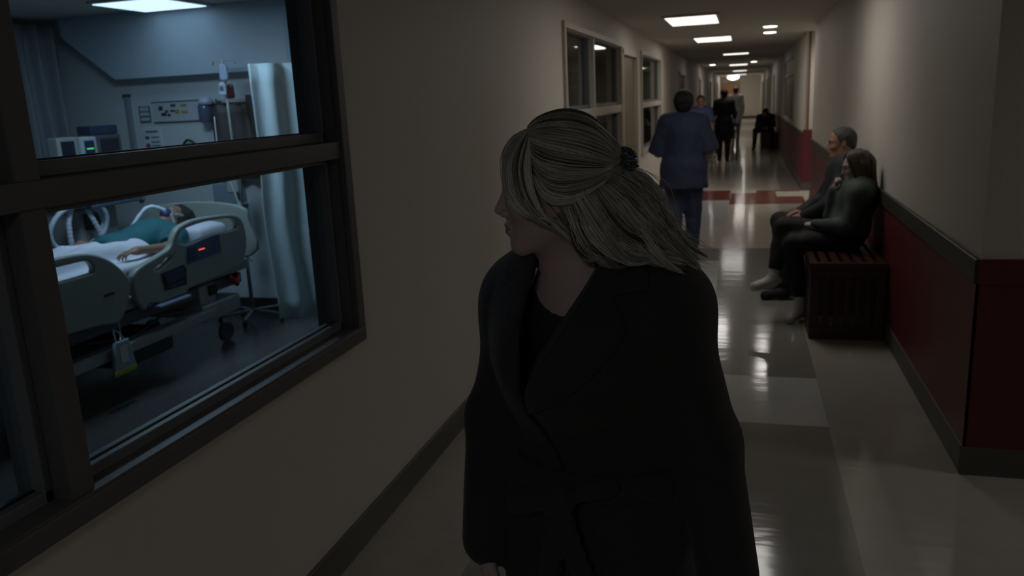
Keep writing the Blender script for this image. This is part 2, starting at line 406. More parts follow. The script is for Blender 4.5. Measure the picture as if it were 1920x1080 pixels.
for i in range(len(xs)-1):
    for j in range(len(ys)-1):
        o = len(vs_); vs_ += [(xs[i], ys[j], 0), (xs[i+1], ys[j], 0), (xs[i+1], ys[j+1], 0), (xs[i], ys[j+1], 0)]; fs_.append((o, o+1, o+2, o+3)); fm_.append(fcol((xs[i]+xs[i+1])/2, (ys[j]+ys[j+1])/2))
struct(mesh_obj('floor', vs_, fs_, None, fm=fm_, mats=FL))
b = MB(); b.box(-6.4, 4.0, -3.2, 53, H, H+.1); struct(b.build('ceiling', M_CEIL))
# left corridor wall with the sickroom windows and doors
W1 = (-.30, 2.645, .846, 2.16); W2 = (6.60, 9.70, .86, 2.2); W3 = (11.75, 14.5, .86, 2.2); D1 = (9.86, 11.30, 0, 2.2)
DL = [(18.8, 20.9, 0, 2.12), (27.2, 28.4, 0, 2.12), (33.5, 37.5, 0, 2.12), (42, 47, 0, 2.12)]
wall_with_holes('wall_left', (XL-.14, XL), 'y', -3.2, 52, [W1, W2, W3, D1]+DL, M_WALL)
wall_with_holes('wall_right', (XR, XR+.14), 'y', 3.6, 12.33, [], M_WALL)
R2 = [(27.5, 29.0, 0, 2.12), (36, 38.5, 0, 2.12), (44, 47.5, 0, 2.12)]
wall_with_holes('wall_right', (XR, XR+.14), 'y', 14.1, 52, [(17.2, 21.6, 1.0, 2.25)]+R2, M_WALL)
wall_with_holes('wall_recess', (12.33-.12, 12.33), 'x', XR+.14, 2.4, [], M_WALL)
wall_with_holes('wall_recess', (14.1, 14.22), 'x', XR+.14, 2.4, [], M_WALL)
wall_with_holes('wall_recess', (2.4, 2.5), 'y', 12.2, 14.2, [], M_WALL)
wall_with_holes('wall_corner', (3.6, 3.72), 'x', XR+.14, 4.0, [], M_WALL)
wall_with_holes('wall_far', (52, 52.12), 'x', -1.6, 1.1, [(-1.32, -.26, 0, 2.13)], M_WALL)
wall_with_holes('wall_entrance', (4.0, 4.1), 'y', -3.2, 3.72, [], M_WALL)
wall_with_holes('wall_back', (-3.3, -3.2), 'x', -1.6, 4.1, [], M_WALL)
# wainscot, rail and cove base on the right
def wains(y0, y1, tn, face=None):
    o = struct(MB().box(XR-.010, XR, y0, y1, .125, .84).build('trim_%d' % tn, M_WINE))
    o = struct(MB().box(XR-.022, XR, y0, y1, .84, .94).build('trim_%d' % (tn+1), M_RAIL, bev=.006))
    o = struct(MB().box(XR-.016, XR, y0, y1, 0, .128).build('baseboard_right', M_BASE, bev=.004))
wains(3.588, 12.33, 1); wains(14.09, 26.2, 3)
struct(MB().box(XR-.010, 4.0, 3.588, 3.6, .125, .84).build('trim_5', M_WINE))
struct(MB().box(XR-.010, 4.0, 3.584, 3.6, .84, .94).build('trim_6', M_WINE))
struct(MB().box(XR-.016, 4.0, 3.584, 3.6, 0, .128).build('baseboard_corner', M_BASE))
struct(MB().box(XR-.010, 2.4, 14.08, 14.1, .125, .98).build('trim_7', M_WINE))
struct(MB().box(XR-.016, 2.4, 14.075, 14.1, 0, .13).build('baseboard_recess', M_BASE))
struct(MB().box(XR+.045, XR+.075, 14.082, 14.1, .98, H).build('trim_8', mat('corner_guard_brown', (.16, .09, .06), .5)))
struct(MB().box(XL, XL+.014, -3.2, 9.84, 0, .125).build('baseboard_left', M_BASE, bev=.004))
struct(MB().box(XL, XL+.014, 11.36, 18.7, 0, .125).build('baseboard_left', M_BASE))
struct(MB().box(XL, XR, 51.985, 52, 0, .12).build('baseboard_far', M_RAIL))
# ---- the near sickroom window
def sill_window(name, W, parts, deep=.070, m=M_FRAME, glass=True, mull=None, trans=(1.48, 1.54), x=XL):
    y0, y1, z0, z1 = W; root = empty(name, (x, (y0+y1)/2, z0)); struct(root)
    def P(nm, b, mm, **k): o = b.build(nm, mm, None, **k); o.parent = root; o.matrix_parent_inverse = Matrix.Translation(-root.location); return o
    c = .052; b = MB()
    b.box(x, x+.028, y0-c, y1+c, z0-c, z0); b.box(x, x+.028, y0-c, y1+c, z1, z1+c); b.box(x, x+.028, y0-c, y0, z0, z1); b.box(x, x+.028, y1, y1+c, z0, z1)
    P('casing', b, m, bev=.004)
    b = MB(); t = .008       # reveal lining
    b.box(x-.139, x+.024, y0, y1, z0, z0+t); b.box(x-.139, x, y0, y1, z1-t, z1); b.box(x-.139, x+.002, y0, y0+t, z0, z1); b.box(x-.139, x+.002, y1-t, y1, z0, z1)
    P('lining', b, m)
    ys = [y0]+(mull or [])+[y1]
    if mull:
        for k in range(1, len(ys)-1):
            yc = ys[k]; o = P('mullion', MB().box(x-.139, x+.012, yc-.032, yc+.032, z0, z1), m, bev=.004)
    P('transom', MB().box(x-.139, x+.016, y0, y1, trans[0], trans[1]), m, bev=.004)
    gx = x-deep
    for k in range(len(ys)-1):
        for (a, bz) in ((z0, trans[0]), (trans[1], z1)):
            ya = ys[k]+(.032 if k else 0); yb = ys[k+1]-(.032 if k+2 < len(ys) else 0); s = .034
            b = MB(); b.box(gx-.02, gx+.034, ya, yb, a, a+s); b.box(gx-.02, gx+.034, ya, yb, bz-s*.5, bz); b.box(gx-.02, gx+.034, ya, ya+s*.7, a, bz); b.box(gx-.02, gx+.034, yb-s*.7, yb, a, bz)
            fr = P('glazing_frame', b, M_FRAME2, bev=.003)
            b = MB(); b.box(gx+.004, gx+.010, ya+s*.7, yb-s*.7, a+s, a+s+.004)
            g = P('gasket', b, mat('black_rubber', (.006, .006, .006), .6))
            if glass: P('pane', MB().box(gx-.003, gx+.003, ya+s*.7, yb-s*.7, a+s, bz-s*.5), glass_mat())
    return root
sill_window('window_1', W1, None, mull=[1.312])
sill_window('window_2', W2, None, m=M_TRIM, mull=[7.95], trans=(1.47, 1.55))
sill_window('window_3', W3, None, m=M_TRIM, trans=(1.47, 1.54))
sill_window('window_4', (17.2, 21.6, 1.0, 2.25), None, m=M_TRIM, trans=(1.9, 1.93), x=XR+.139, glass=False)
struct(MB().box(XR+.03, XR+.05, 17.2, 21.6, 1.0, 2.25).build('window_blind', M_DOOR))
def door(n, y0, y1, z1, x, m, fm=M_TRIM, s=1, handle=True, glass=False):
    root = empty('door_%d' % n, (x, (y0+y1)/2, 0)); struct(root)
    def P(nm, b, mm, **k): o = b.build(nm, mm, None, **k); o.parent = root; o.matrix_parent_inverse = Matrix.Translation(-root.location); return o
    f = .07
    P('door_frame', MB().box(x-.13 if s > 0 else x-.02, x+.02 if s > 0 else x+.13, y0, y0+f, 0, z1).box(x-.13 if s > 0 else x-.02, x+.02 if s > 0 else x+.13, y1-f, y1, 0, z1).box(x-.13 if s > 0 else x-.02, x+.02 if s > 0 else x+.13, y0, y1, z1-f, z1), fm, bev=.004)
    xa, xb = (x-.075, x-.03) if s > 0 else (x+.03, x+.075)
    P('door_leaf', MB().box(xa, xb, y0+f, y1-f, .01, z1-f), m)
    if handle: P('door_handle', MB().tube([(x-.03*s, y1-.16, 1.0), (x+.03*s, y1-.16, 1.0), (x+.035*s, y1-.27, 1.0)], .01), mat('brushed_steel', (.5, .5, .5), .3, 1))
door(1, 9.86, 11.30, 2.2, XL, M_DOOR)
for i, q in enumerate(DL): door(2+i, q[0], q[1], q[3], XL, [mat('dark_brown_door', (.07, .055, .045), .5), M_DOOR, mat('grey_green_door', (.12, .12, .09), .5), M_DOOR][i])
for i, q in enumerate(R2): door(6+i, q[0], q[1], q[3], XR, mat('grey_green_door', (.12, .12, .09), .5), s=-1)
root = empty('door_9', (-.79, 52, 0)); struct(root)
o = MB().box(-1.3, -.28, 52.03, 52.08, 0, 2.11).build('door_leaf', M_ODOOR, None); o.parent = root; o.matrix_parent_inverse = Matrix.Translation(-root.location)
o = MB().box(-.55, -.45, 52.02, 52.031, 1.1, 1.7).build('door_window', mat('pale_vision_panel', (.45, .45, .42), .3), None); o.parent = root; o.matrix_parent_inverse = Matrix.Translation(-root.location)
# far rooms behind windows two and three, closed and dark
wall_with_holes('wall_dark_room', (-3.1, -3.0), 'y', 6.05, 15.2, [], M_WALL)
wall_with_holes('wall_dark_room', (15.1, 15.2), 'x', -3.1, XL-.14, [], M_WALL)
# sickroom walls
wall_with_holes('wall_room_back', (5.95, 6.05), 'x', -6.4, XL-.14, [], M_ROOMW)
wall_with_holes('wall_room_left', (-6.4, -6.3), 'y', .3, 5.95, [], M_ROOMW)
wall_with_holes('wall_room_front', (.3, .4), 'x', -6.3, XL-.14, [], M_ROOMW)
struct(MB().box(-6.3, XL-.14, 5.938, 5.95, 0, .10).build('baseboard_room', mat('black_cove', (.03, .03, .032), .5)))
# dropped soffit over the bed head
b = MB(); q = [(-5.027, 1.98), (-2.2, 1.98), (-2.2, 2.499), (-5.50, 2.499), (-5.50, 2.34)]; n_ = len(q)
b.add([(x, 5.949, z) for x, z in q]+[(x, 5.80, z) for x, z in q], [tuple(range(n_)), tuple(range(n_, 2*n_))[::-1]]+[(i, (i+1) % n_, (i+1) % n_+n_, i+n_) for i in range(n_)])
o = struct(b.build('trim_9', mat('soffit_paint', (.34, .42, .48), .6)))

# ------------------------------------------------------------------ ceiling fixtures
def troffer(x, y, label, g=None, m=None, L=1.0):
    r = empty('ceiling_light', (x, y, 2.5), label=label, cat='light', group=g)
    MB().box(-.31, .31, -.31*L, .31*L, -.02, 0).build('light_frame', M_TRIM, r, bev=.004)
    MB().box(-.28, .28, -.28*L, .28*L, -.026, -.0205).build('diffuser', m or M_LAMP, r)
    return r
def downlight(x, y, label, g=None):
    r = empty('ceiling_downlight', (x, y, 2.5), label=label, cat='light', group=g)
    MB().lathe((0, 0, 0), [(.12, -.012), (.12, 0)], 20).build('light_ring', M_TRIM, r)
    MB().lathe((0, 0, 0), [(.085, -.02), (.09, -.0125)], 20).build('bulb', M_LAMPB, r)
for y, l in [(6.6, 'long ceiling panel light added as fill nearest the camera, over the near bench'), (10.3, 'long ceiling panel light added as fill by the olive door'), (14.2, 'long ceiling panel light beside the side recess'), (20.3, 'square ceiling panel light over the wheelchair'),  # first two panels house the added fill lamps
             (29, 'long ceiling panel light over the figure in white'), (38, 'long ceiling panel light beyond the figure in white'), (47, 'long ceiling panel light nearest the orange door')]:
    troffer(-.6 if y == 10.3 else -.5 if y == 14.2 else -.2 if y > 8 else 0, y, l, 'corridor ceiling lights', None, 1.0 if y == 20.3 else 2.0)
for x, y, l in [(.33, 12.25, 'round downlight over the end of the near bench'), (.36, 13.5, 'round downlight by the side recess'), (-1.0, 27.8, 'round downlight close to the left corridor wall'), (.27, 27.0, 'round downlight just beyond the far bench')]:
    downlight(x, y, l, 'round corridor downlights')
r = empty('ceiling_dome_light', (-.62, 49.5, 2.5), label='glowing round light in front of the orange door at the corridor end', cat='light')
MB().lathe((0, 0, 0), [(.10, 0), (.10, -.04)], 20).build('light_base', M_TRIM, r); MB().lathe((0, 0, 0), [(.30, -.0405), (.33, -.09), (.30, -.17), (.18, -.23), (.03, -.26)], 24).build('glowing_dome', M_LAMPB, r, True)
troffer(-.2, -1.4, 'square ceiling panel light added as fill behind the camera')  # housing for the added fill behind the camera
troffer(-4.3, 5.45, 'square bluish ceiling light added to brighten the sickroom back wall', None, M_LAMPR)  # housing for the added back wall wash
troffer(3.0, 3.15, 'square ceiling panel light added as fill around the near right corner'); troffer(1.75, 13.75, 'square ceiling panel light inside the side recess')  # the corner panel houses the added hall fill
t = troffer(-3.6, 4.4, 'square bluish ceiling light above the hospital bed', None, M_LAMPR)

# ------------------------------------------------------------------ curtains
def curtain(name, pts, z0, z1, nf, amp, m, label, cat='curtain', group=None, seed=0):
    rg = random.Random(seed); P = [Vector((x, y, 0)) for x, y in pts]; L = [0]
    for i in range(1, len(P)): L.append(L[-1]+(P[i]-P[i-1]).length)
    N = nf*12; rows = 14; vs = []; off = Vector((P[0].x, P[0].y, z0))
    ph = [rg.uniform(-.5, .5) for _ in range(nf+2)]; am = [rg.uniform(.6, 1.3) for _ in range(nf+2)]
    for j in range(rows+1):
        z = z0+(z1-z0)*j/rows; tt = 1-j/rows
        for i in range(N+1):
            s = i/N*L[-1]; k = max(q for q in range(len(L)-1) if L[q] <= s+1e-9); t = (s-L[k])/(L[k+1]-L[k]); p = P[k].lerp(P[k+1], t); d = (P[k+1]-P[k]).normalized(); n = Vector((-d.y, d.x, 0))
            fx = i/N*nf; kk = int(fx); a = am[kk]*(1-(fx-kk))+am[kk+1]*(fx-kk)
            q = p+n*amp*a*math.sin(2*PI*fx+ph[kk]*tt*.8+.15*math.sin(9*z+kk))*(.65+.35*tt)+d*.02*tt*math.sin(5*z+kk)
            vs.append((q.x-off.x, q.y-off.y, z-off.z))
    fs = [(j*(N+1)+i, j*(N+1)+i+1, (j+1)*(N+1)+i+1, (j+1)*(N+1)+i) for j in range(rows) for i in range(N)]
    o = mesh_obj(name, vs, fs, m, None, True); o.location = off; sd = o.modifiers.new('s', 'SOLIDIFY'); sd.thickness = .004
    props(o, label, cat, group); return o
M_CUR = mat('pale_blue_curtain', (.50, .62, .66), .8, var=.15, scale=25, bump=.4, bscale=30, stretch=(1, 1, .25))
M_CUR2 = mat('brown_blue_curtain', (.22, .25, .28), .8, var=.25, scale=9, stretch=(8, 8, .2))
M_CURD = mat('taupe_blind', (.20, .17, .15), .8, var=.3, scale=6, stretch=(6, 6, .1))
curtain('privacy_curtain', [(-3.27, 5.05), (-3.10, 5.18), (-2.92, 5.34), (-2.68, 5.50)], .17, 1.985, 4, .034, M_CUR, 'pale blue privacy curtain hanging to the floor at the right of the bed', seed=3)
curtain('privacy_curtain', [(-6.15, 4.75), (-5.9, 5.1), (-5.72, 5.45), (-5.62, 5.85)], .25, 2.45, 9, .05, M_CUR2, 'dark bluish curtain behind the monitors at the left of the sickroom', seed=5)
curtain('window_curtain', [(-1.75, 6.65), (-1.75, 9.6)], .02, 2.4, 18, .04, M_CURD, 'dark taupe curtain inside the wide corridor window', group='corridor window curtains', seed=7)
curtain('window_curtain', [(-1.75, 11.9), (-1.75, 14.4)], .02, 2.4, 14, .04, M_CURD, 'dark taupe curtain inside the narrow corridor window past the door', group='corridor window curtains', seed=8)
# ------------------------------------------------------------------ sickroom furniture
M_BEDP = mat('bed_pale_plastic', (.30, .33, .30), .38, var=.05, bump=.03)
M_BEDW = mat('bed_white_metal', (.36, .38, .38), .4, var=.06)
M_BEDG = mat('bed_grey_metal', (.10, .105, .11), .45)
M_BLK = mat('black_plastic', (.012, .012, .014), .45)
M_SCR = mat('dark_blue_screen', (.02, .035, .10), .2)
M_KEY = mat('blue_key_panel', (.05, .09, .18), .35)
M_SHEET = mat('white_bed_linen', (.62, .64, .72), .75, var=.06, scale=9, bump=.3, bscale=14)
M_RED = mat('red_plastic', (.42, .02, .03), .45)
BX = -3.55
def poly3(m, pts2, *a): pass
bed = empty('hospital_bed', (-4.02, 4.15, 0), label='pale hospital bed with moulded side rails standing in the sickroom, patient on it', cat='bed')
def BP(o, par=None):
    par = par or bed; o.parent = par; o.matrix_parent_inverse = Matrix.Translation(-bed.location); return o
HEADOUT = [(3.965, .695), (3.978, .738), (4.046, .773), (4.206, .808), (4.329, .84), (4.377, .898), (4.43, .948), (4.526, .972), (4.633, .981), (4.842, .972), (5.038, .951), (5.128, .907), (5.165, .83), (5.167, .741), (5.144, .661), (5.074, .587), (4.878, .553), (4.598, .543), (4.469, .54), (4.429, .516), (4.295, .513), (4.192, .511), (4.082, .53), (4.034, .50), (3.996, .544), (3.974, .589)]
OPEN1 = [(4.162, .739), (4.246, .761), (4.322, .788), (4.329, .767), (4.198, .721)]
OPEN2 = [(4.426, .857), (4.428, .889), (4.466, .918), (4.518, .934), (4.718, .946), (4.989, .931), (5.065, .893), (5.07, .853), (5.015, .842), (4.75, .848), (4.513, .831)]
FOOTOUT = [(3.06, .90), (3.2, .94), (3.403, .945), (3.585, .939), (3.697, .917), (3.79, .874), (3.863, .818), (3.923, .75), (3.947, .696), (3.914, .604), (3.855, .521), (3.792, .489), (3.649, .507), (3.33, .529), (3.1, .55), (3.02, .66), (3.02, .80)]
FOOTOPEN = [(3.12, .87), (3.2, .895), (3.537, .894), (3.643, .888), (3.677, .859), (3.677, .825), (3.636, .816), (3.3, .815), (3.14, .82)]
for side, X in ((1, BX), (-1, -4.50)):
    o = BP(panel('head_rail', [HEADOUT, OPEN1, OPEN2], .045, M_BEDP, None, .012)); o.matrix_world = Matrix.Translation((X, 0, 0))
    if side == -1: o.matrix_world = Matrix.Translation((X, 0, -.26))
    o2 = BP(panel('foot_rail', [FOOTOUT, FOOTOPEN], .045, M_BEDP, None, .012)); o2.matrix_world = Matrix.Translation((X, 0, 0 if side == 1 else -.26))
    if side == 1:
        f = .024
        q = BP(panel('control_panel', [[(4.207, .695), (4.432, .707), (4.455, .678), (4.436, .573), (4.227, .579)]], .008, M_BLK, None, .002, 0), None); q.matrix_world = Matrix.Translation((X+f, 0, 0))
        q = BP(panel('screen', [[(4.24, .680), (4.42, .692), (4.415, .625), (4.245, .615)]], .006, M_SCR, None, .001, 0)); q.matrix_world = Matrix.Translation((X+f+.006, 0, 0))
        q = BP(MB().box(X+.028, X+.031, 4.26, 4.41, .590, .604).build('button_strip', M_KEY))
        q = BP(panel('control_panel', [[(4.475, .812), (4.70, .838), (4.842, .842), (4.842, .712), (4.472, .700)]], .008, M_KEY, None, .002, 0)); q.matrix_world = Matrix.Translation((X+f, 0, 0))
        q = BP(MB().box(X+.0285, X+.032, 4.60, 4.66, .770, .777).build('indicator_light', mat('red_indicator', (.8, .1, .1), .4, emit=(1, .12, .12), estr=1.2)))
        q = BP(MB().box(X+.0285, X+.031, 4.49, 4.57, .72, .80).build('key_block', M_SCR))
        BP(MB().box(X+.023, X+.026, 3.72, 3.80, .66, .675).build('release_label', M_BLK))
        BP(MB().box(X-.05, X+.06, 4.12, 4.43, .485, .51).build('release_handle', mat('pale_blue_plastic', (.20, .27, .36), .4), bev=.01))
BP(MB().box(-4.47, -3.58, 3.02, 5.22, .52, .60).build('mattress_deck', M_BEDP, bev=.01))
BP(MB().box(-4.46, -3.60, 3.04, 5.20, .60, .745).build('mattress', M_SHEET, bev=.04, seg=4))
BP(MB().box(-3.66, -3.55, 3.0, 4.75, .27, .335).box(-4.48, -4.38, 3.0, 4.75, .27, .335).box(-4.42, -3.6, 3.0, 3.1, .27, .335).box(-4.42, -3.6, 4.66, 4.75, .27, .335).build('base_frame', M_BEDW, bev=.012))
BP(MB().box(-4.4, -3.62, 3.02, 5.18, .42, .50).build('lift_frame', M_BEDG, bev=.01))
BP(MB().box(-4.25, -3.75, 4.02, 4.52, .10, .27).build('motor_housing', mat('dark_teal_housing', (.06, .085, .09), .5), bev=.03))
for y in (3.35, 4.72):
    BP(MB().box(-3.72, -3.60, y-.07, y+.10, .30, .50).build('lift_column', M_BEDW, bev=.012)); BP(MB().box(-4.42, -4.30, y-.07, y+.10, .30, .50).build('lift_column', M_BEDW, bev=.012))
    BP(MB().box(-3.598, -3.575, y+.02, y+.09, .42, .49).build('latch', M_BLK))
BP(MB().box(-3.74, -3.56, 4.62, 5.05, .25, .37).build('head_housing', M_BEDW, bev=.02))
BP(MB().tube([(-3.56, 3.5, .44), (-3.54, 3.9, .36), (-3.56, 4.2, .42), (-3.55, 4.5, .38)], .008, 8).build('cable', M_BLK, smooth=True))
BP(MB().tube([(-3.58, 4.98, .50), (-3.57, 5.04, .44), (-3.6, 5.1, .5)], .022, 8).build('brake_lever', M_RED, smooth=True))
for x, y in ((-3.70, 5.02), (-4.35, 5.02), (-3.64, 3.1), (-4.4, 3.1)):
    w_ = BP(MB().lathe((x, y, .075), [(.06, -.022), (.075, -.015), (.075, .015), (.06, .022)], 24, 'x').build('wheel', mat('blue_grey_wheel', (.05, .06, .10), .5), smooth=False))
    BP(MB().box(x-.035, x+.035, y-.07, y+.06, .11, .155).box(x-.02, x+.02, y-.02, y+.02, .15, .30).build('caster_cover', M_BEDW, bev=.012), w_)
hb = [(-4.44, .60), (-4.46, .86), (-4.40, .98), (-4.0, 1.02), (-3.62, .98), (-3.56, .86), (-3.58, .60)]
o = BP(panel('headboard', [[(a, b) for a, b in hb]], .04, M_BEDP, None, .012, 4, axis='y')); o.matrix_world = Matrix.Translation((0, 5.28, 0))
o = BP(panel('footboard', [[(a, b-.06) for a, b in hb]], .04, M_BEDP, None, .012, 4, axis='y')); o.matrix_world = Matrix.Translation((0, 2.97, 0))

# pillow, blanket over the legs (stand on the bed: things of their own)
F = Field().box((-4.0, 5.02, .815), (.27, .13, .02), rd=.045, k=.03).ell((-4.0, 5.05, .84), (.28, .17, .065), k=.05)
o = sdf_obj('pillow', F.mesh(.014, disp=folds(.006, 22, 3)), M_SHEET, smooth_it=2); props(o, 'white pillow under the head of the patient in the bed', 'pillow')
F = Field()
for sx, ky in ((-.07, 0), (.08, .03)):
    F.cone((-4.0+sx, 4.45, .79), (-4.0+sx, 4.02+ky, .825), .080, .070, .05); F.cone((-4.0+sx, 4.02+ky, .825), (-4.0+sx, 3.50, .785), .070, .045, .05)
F.ell((-4.02, 4.42, .79), (.25, .16, .085), k=.06).box((-4.03, 3.83, .74), (.40, .66, .012), rd=.02, k=.06).box((-3.63, 3.75, .70), (.005, .50, .05), rd=.012, k=.05)
o = sdf_obj('bed_sheet', F.mesh(.016, disp=folds(.010, 16, 9)), M_SHEET, smooth_it=2); props(o, 'white sheet covering the patient\'s legs up to the waist', 'sheet')
# drainage bag
r = empty('drainage_bag', (-3.50, 3.76, .19), label='clear drainage bag with yellow liquid at the bottom hanging from the bed frame', cat='bag')
M_BAG = mat('frosted_bag', (.34, .40, .46), .3, var=.1)
q = panel('pouch', [[(-.055, .20), (.055, .20), (.075, .10), (.095, .0), (-.095, .0), (-.075, .10)]], .025, M_BAG, r, .008, 0)
q = panel('yellow_liquid', [[(-.088, .035), (.088, .035), (.094, .002), (-.094, .002)]], .028, mat('yellow_urine', (.42, .40, .02), .3), r, .008, 0)
MB().box(.0135, .015, -.03, .03, .07, .17).build('measure_scale', mat('white_label', (.6, .62, .65), .5), r)
MB().tube([(0, -.035, .195), (-.02, -.02, .24), (-.04, 0, .265), (-.045, 0, .25)], .004, 6).tube([(0, .035, .195), (-.02, .02, .24), (-.04, 0, .265)], .004, 6).build('hanger', M_BEDW, r)
MB().tube([(0, 0, .20), (-.05, .06, .24), (-.12, .15, .42)], .005, 6).build('drain_tube', M_BAG, r)

# ------------------------------------------------------------------ ventilator and monitors at the far left
M_VENT = mat('ventilator_shell', (.34, .37, .36), .45, var=.05)
M_HOSE = mat('white_blue_hose', (.68, .78, .90), .45, var=.05)
r = empty('ventilator', (-5.28, 5.42, 0), label='pale ventilator cabinet on wheels with looping corrugated hoses beside the bed', cat='ventilator')
MB().box(-.22, .22, -.22, .22, .12, .98).build('cabinet', M_VENT, r, bev=.03)
MB().box(-.30, .42, -.26, .26, .985, 1.03).build('tray', mat('blue_grey_tray', (.09, .15, .24), .35), r, bev=.012)
MB().box(.2205, .235, -.16, .02, .80, .93).build('gauge_panel', M_BLK, r, bev=.004); MB().box(.2205, .24, -.16, .04, .55, .77).build('filter_door', mat('beige_panel', (.28, .28, .26), .5), r, bev=.008)
MB().lathe((.245, -.05, .70), [(.03, -.01), (.03, .012), (.02, .02)], 16, 'x').build('dial', M_BLK, r)
for a in (-1, 1):
    for c in (-1, 1):
        MB().lathe((a*.17, c*.17, .05), [(.04, -.015), (.05, -.01), (.05, .01), (.04, .015)], 16, 'x').box(a*.17-.01, a*.17+.01, c*.17-.01, c*.17+.01, .07, .13).build('caster', M_BLK, r)
MB().box(-.10, .02, -.10, .06, 1.03, 1.10).build('bottle_base', M_VENT, r, bev=.01)
def hose(pts, rr=.016, n=7):
    P = crom(pts, 14); rad = [rr*(1+.14*math.sin(i*1.9)) for i in range(len(P))]; return MB().tube(P, rad, 9)
base = Vector((-5.28, 5.42, 0))
def ring(cx, cy, cz, ry, rz, dx=.05, a0=-60, a1=240, n=14):
    return [(cx-base.x+dx*math.sin(math.radians(a0+(a1-a0)*i/n)), cy-base.y+ry*math.cos(math.radians(a0+(a1-a0)*i/n)), cz+rz*math.sin(math.radians(a0+(a1-a0)*i/n))) for i in range(n+1)]
hose(ring(-4.92, 5.06, .86, .285, .19), .019).build('breathing_hose', M_HOSE, r, True)
hose(ring(-4.97, 5.09, .85, .27, .175, .04), .018).build('breathing_hose', M_HOSE, r, True)
hose([(.34, -.44, .66), (.345, -.45, .80), (.34, -.43, .93), (.32, -.34, 1.035), (.30, -.22, 1.02), (.34, -.21, .93), (.36, -.17, .80), (.36, -.14, .68)], .020).build('breathing_hose', M_HOSE, r, True)
def screen_unit(name, loc, w, h, label, body, scr, d=.10, rz=0, green=False, group=None):
    q = empty(name, loc, rz, label=label, cat='monitor', group=group)
    MB().box(-d/2, d/2, -w/2, w/2, 0, h).build('housing', body, q, bev=.012)
    s_ = MB().box(d/2+.0005, d/2+.004, -w/2+.035, w/2-.035, .04, h-.03).build('screen', scr, q)
    if green: MB().box(d/2+.0045, d/2+.007, -.035, .035, h*.58, h*.58+.010).build('green_readout', mat('green_led', (.1, .8, .2), .4, emit=(.12, 1, .22), estr=.55), q)
    return q
r = empty('monitor_stand', (-5.1, 5.42, 0), label='dark equipment shelf post carrying the monitors behind the hoses', cat='stand')
MB().box(-.20, -.14, .28, .34, .02, 1.30).build('post', M_BEDG, r); MB().box(-.22, .10, -.42, .44, 1.275, 1.30).build('shelf', M_BEDG, r, bev=.005); MB().box(-.28, -.04, .18, .44, 0, .03).build('foot', M_BEDG, r, bev=.008)
MB().box(-.24, -.14, -.06, .30, 1.20, 1.275).build('bracket', M_BEDG, r)
DK = mat('dark_display', (.018, .022, .035), .25)
screen_unit('patient_monitor', (-5.05, 5.16, 1.3005), .20, .24, 'pale framed square monitor, leftmost on the equipment shelf', M_VENT, DK)
screen_unit('pump_module', (-5.03, 5.345, 1.3005), .17, .235, 'narrow pale device with a green readout between two monitors', mat('pale_device_shell', (.46, .52, .55), .4), M_SCR, .12, green=True)
screen_unit('patient_monitor', (-5.05, 5.60, 1.3005), .27, .24, 'dark screened monitor right of the device with the green readout', M_BEDG, DK)
MB_ = empty('equipment_case', (-5.12, 5.62, 1.5405), label='dark blue case on top of the right monitor', cat='case'); MB().box(-.07, .07, -.15, .15, 0, .075).build('case_body', mat('dark_blue_case', (.03, .05, .11), .4), MB_, bev=.008); MB().box(.0705, .076, -.03, .05, .03, .045).build('latch', M_BEDG, MB_)

# ------------------------------------------------------------------ things on and before the back wall (y = 5.95)
YB = 5.949
M_LINE = mat('dark_trim_line', (.04, .05, .055), .5)
def wall_panel(name, x0, x1, z0, z1, label, cat, m, extra=(), t=.012, group=None):
    q = empty(name, ((x0+x1)/2, YB, z0), label=label, cat=cat, group=group); w2 = (x1-x0)/2
    MB().box(-w2, w2, -t, 0, 0, z1-z0).build('backing', m, q, bev=.003)
    for (nm, a, b_, c, d_, mm) in extra: MB().box(a, b_, -t-.004, -t-.0003, c, d_).build(nm, mm, q)
    return q
M_PNL = mat('pale_wall_panel', (.42, .47, .50), .5)
TEAL = mat('teal_label', (.03, .12, .14), .5); YEL = mat('yellow_label', (.30, .26, .05), .5); DKL = mat('dark_outlet', (.03, .03, .05), .5); REDL = mat('dull_red_label', (.25, .05, .05), .5); WHL = mat('white_label2', (.55, .6, .62), .5); BLL = mat('slate_text', (.12, .15, .20), .5)
wall_panel('gas_outlet_panel', -4.815, -4.325, 1.612, 1.785, 'long pale outlet panel with coloured gas connectors on the back wall', 'panel', M_PNL,
   [('top_rim', -.245, .245, .165, .173, M_LINE), ('bottom_rim', -.245, .245, 0, .008, M_LINE), ('teal_connector', -.06, -.01, .125, .15, TEAL), ('yellow_connector', .04, .10, .125, .145, YEL), ('yellow_connector', -.02, .02, .07, .10, YEL), ('yellow_connector', .04, .10, .07, .09, YEL), ('dark_outlet', -.18, -.14, .10, .135, DKL), ('dark_outlet', -.16, -.11, .055, .08, DKL), ('dark_outlet', -.12, -.09, .08, .10, DKL), ('dark_outlet', -.10, -.07, .05, .07, DKL), ('dark_outlet', -.07, -.02, .085, .10, DKL)])
wall_panel('switch_panel', -4.955, -4.845, 1.62, 1.755, 'small three-row switch panel left of the outlet panel', 'panel', mat('slate_panel', (.10, .13, .15), .5), [('switch_row', -.04, .045, .095, .125, M_PNL), ('switch_row', -.04, .045, .055, .083, M_PNL), ('switch_row', -.04, .045, .015, .04, M_PNL)])
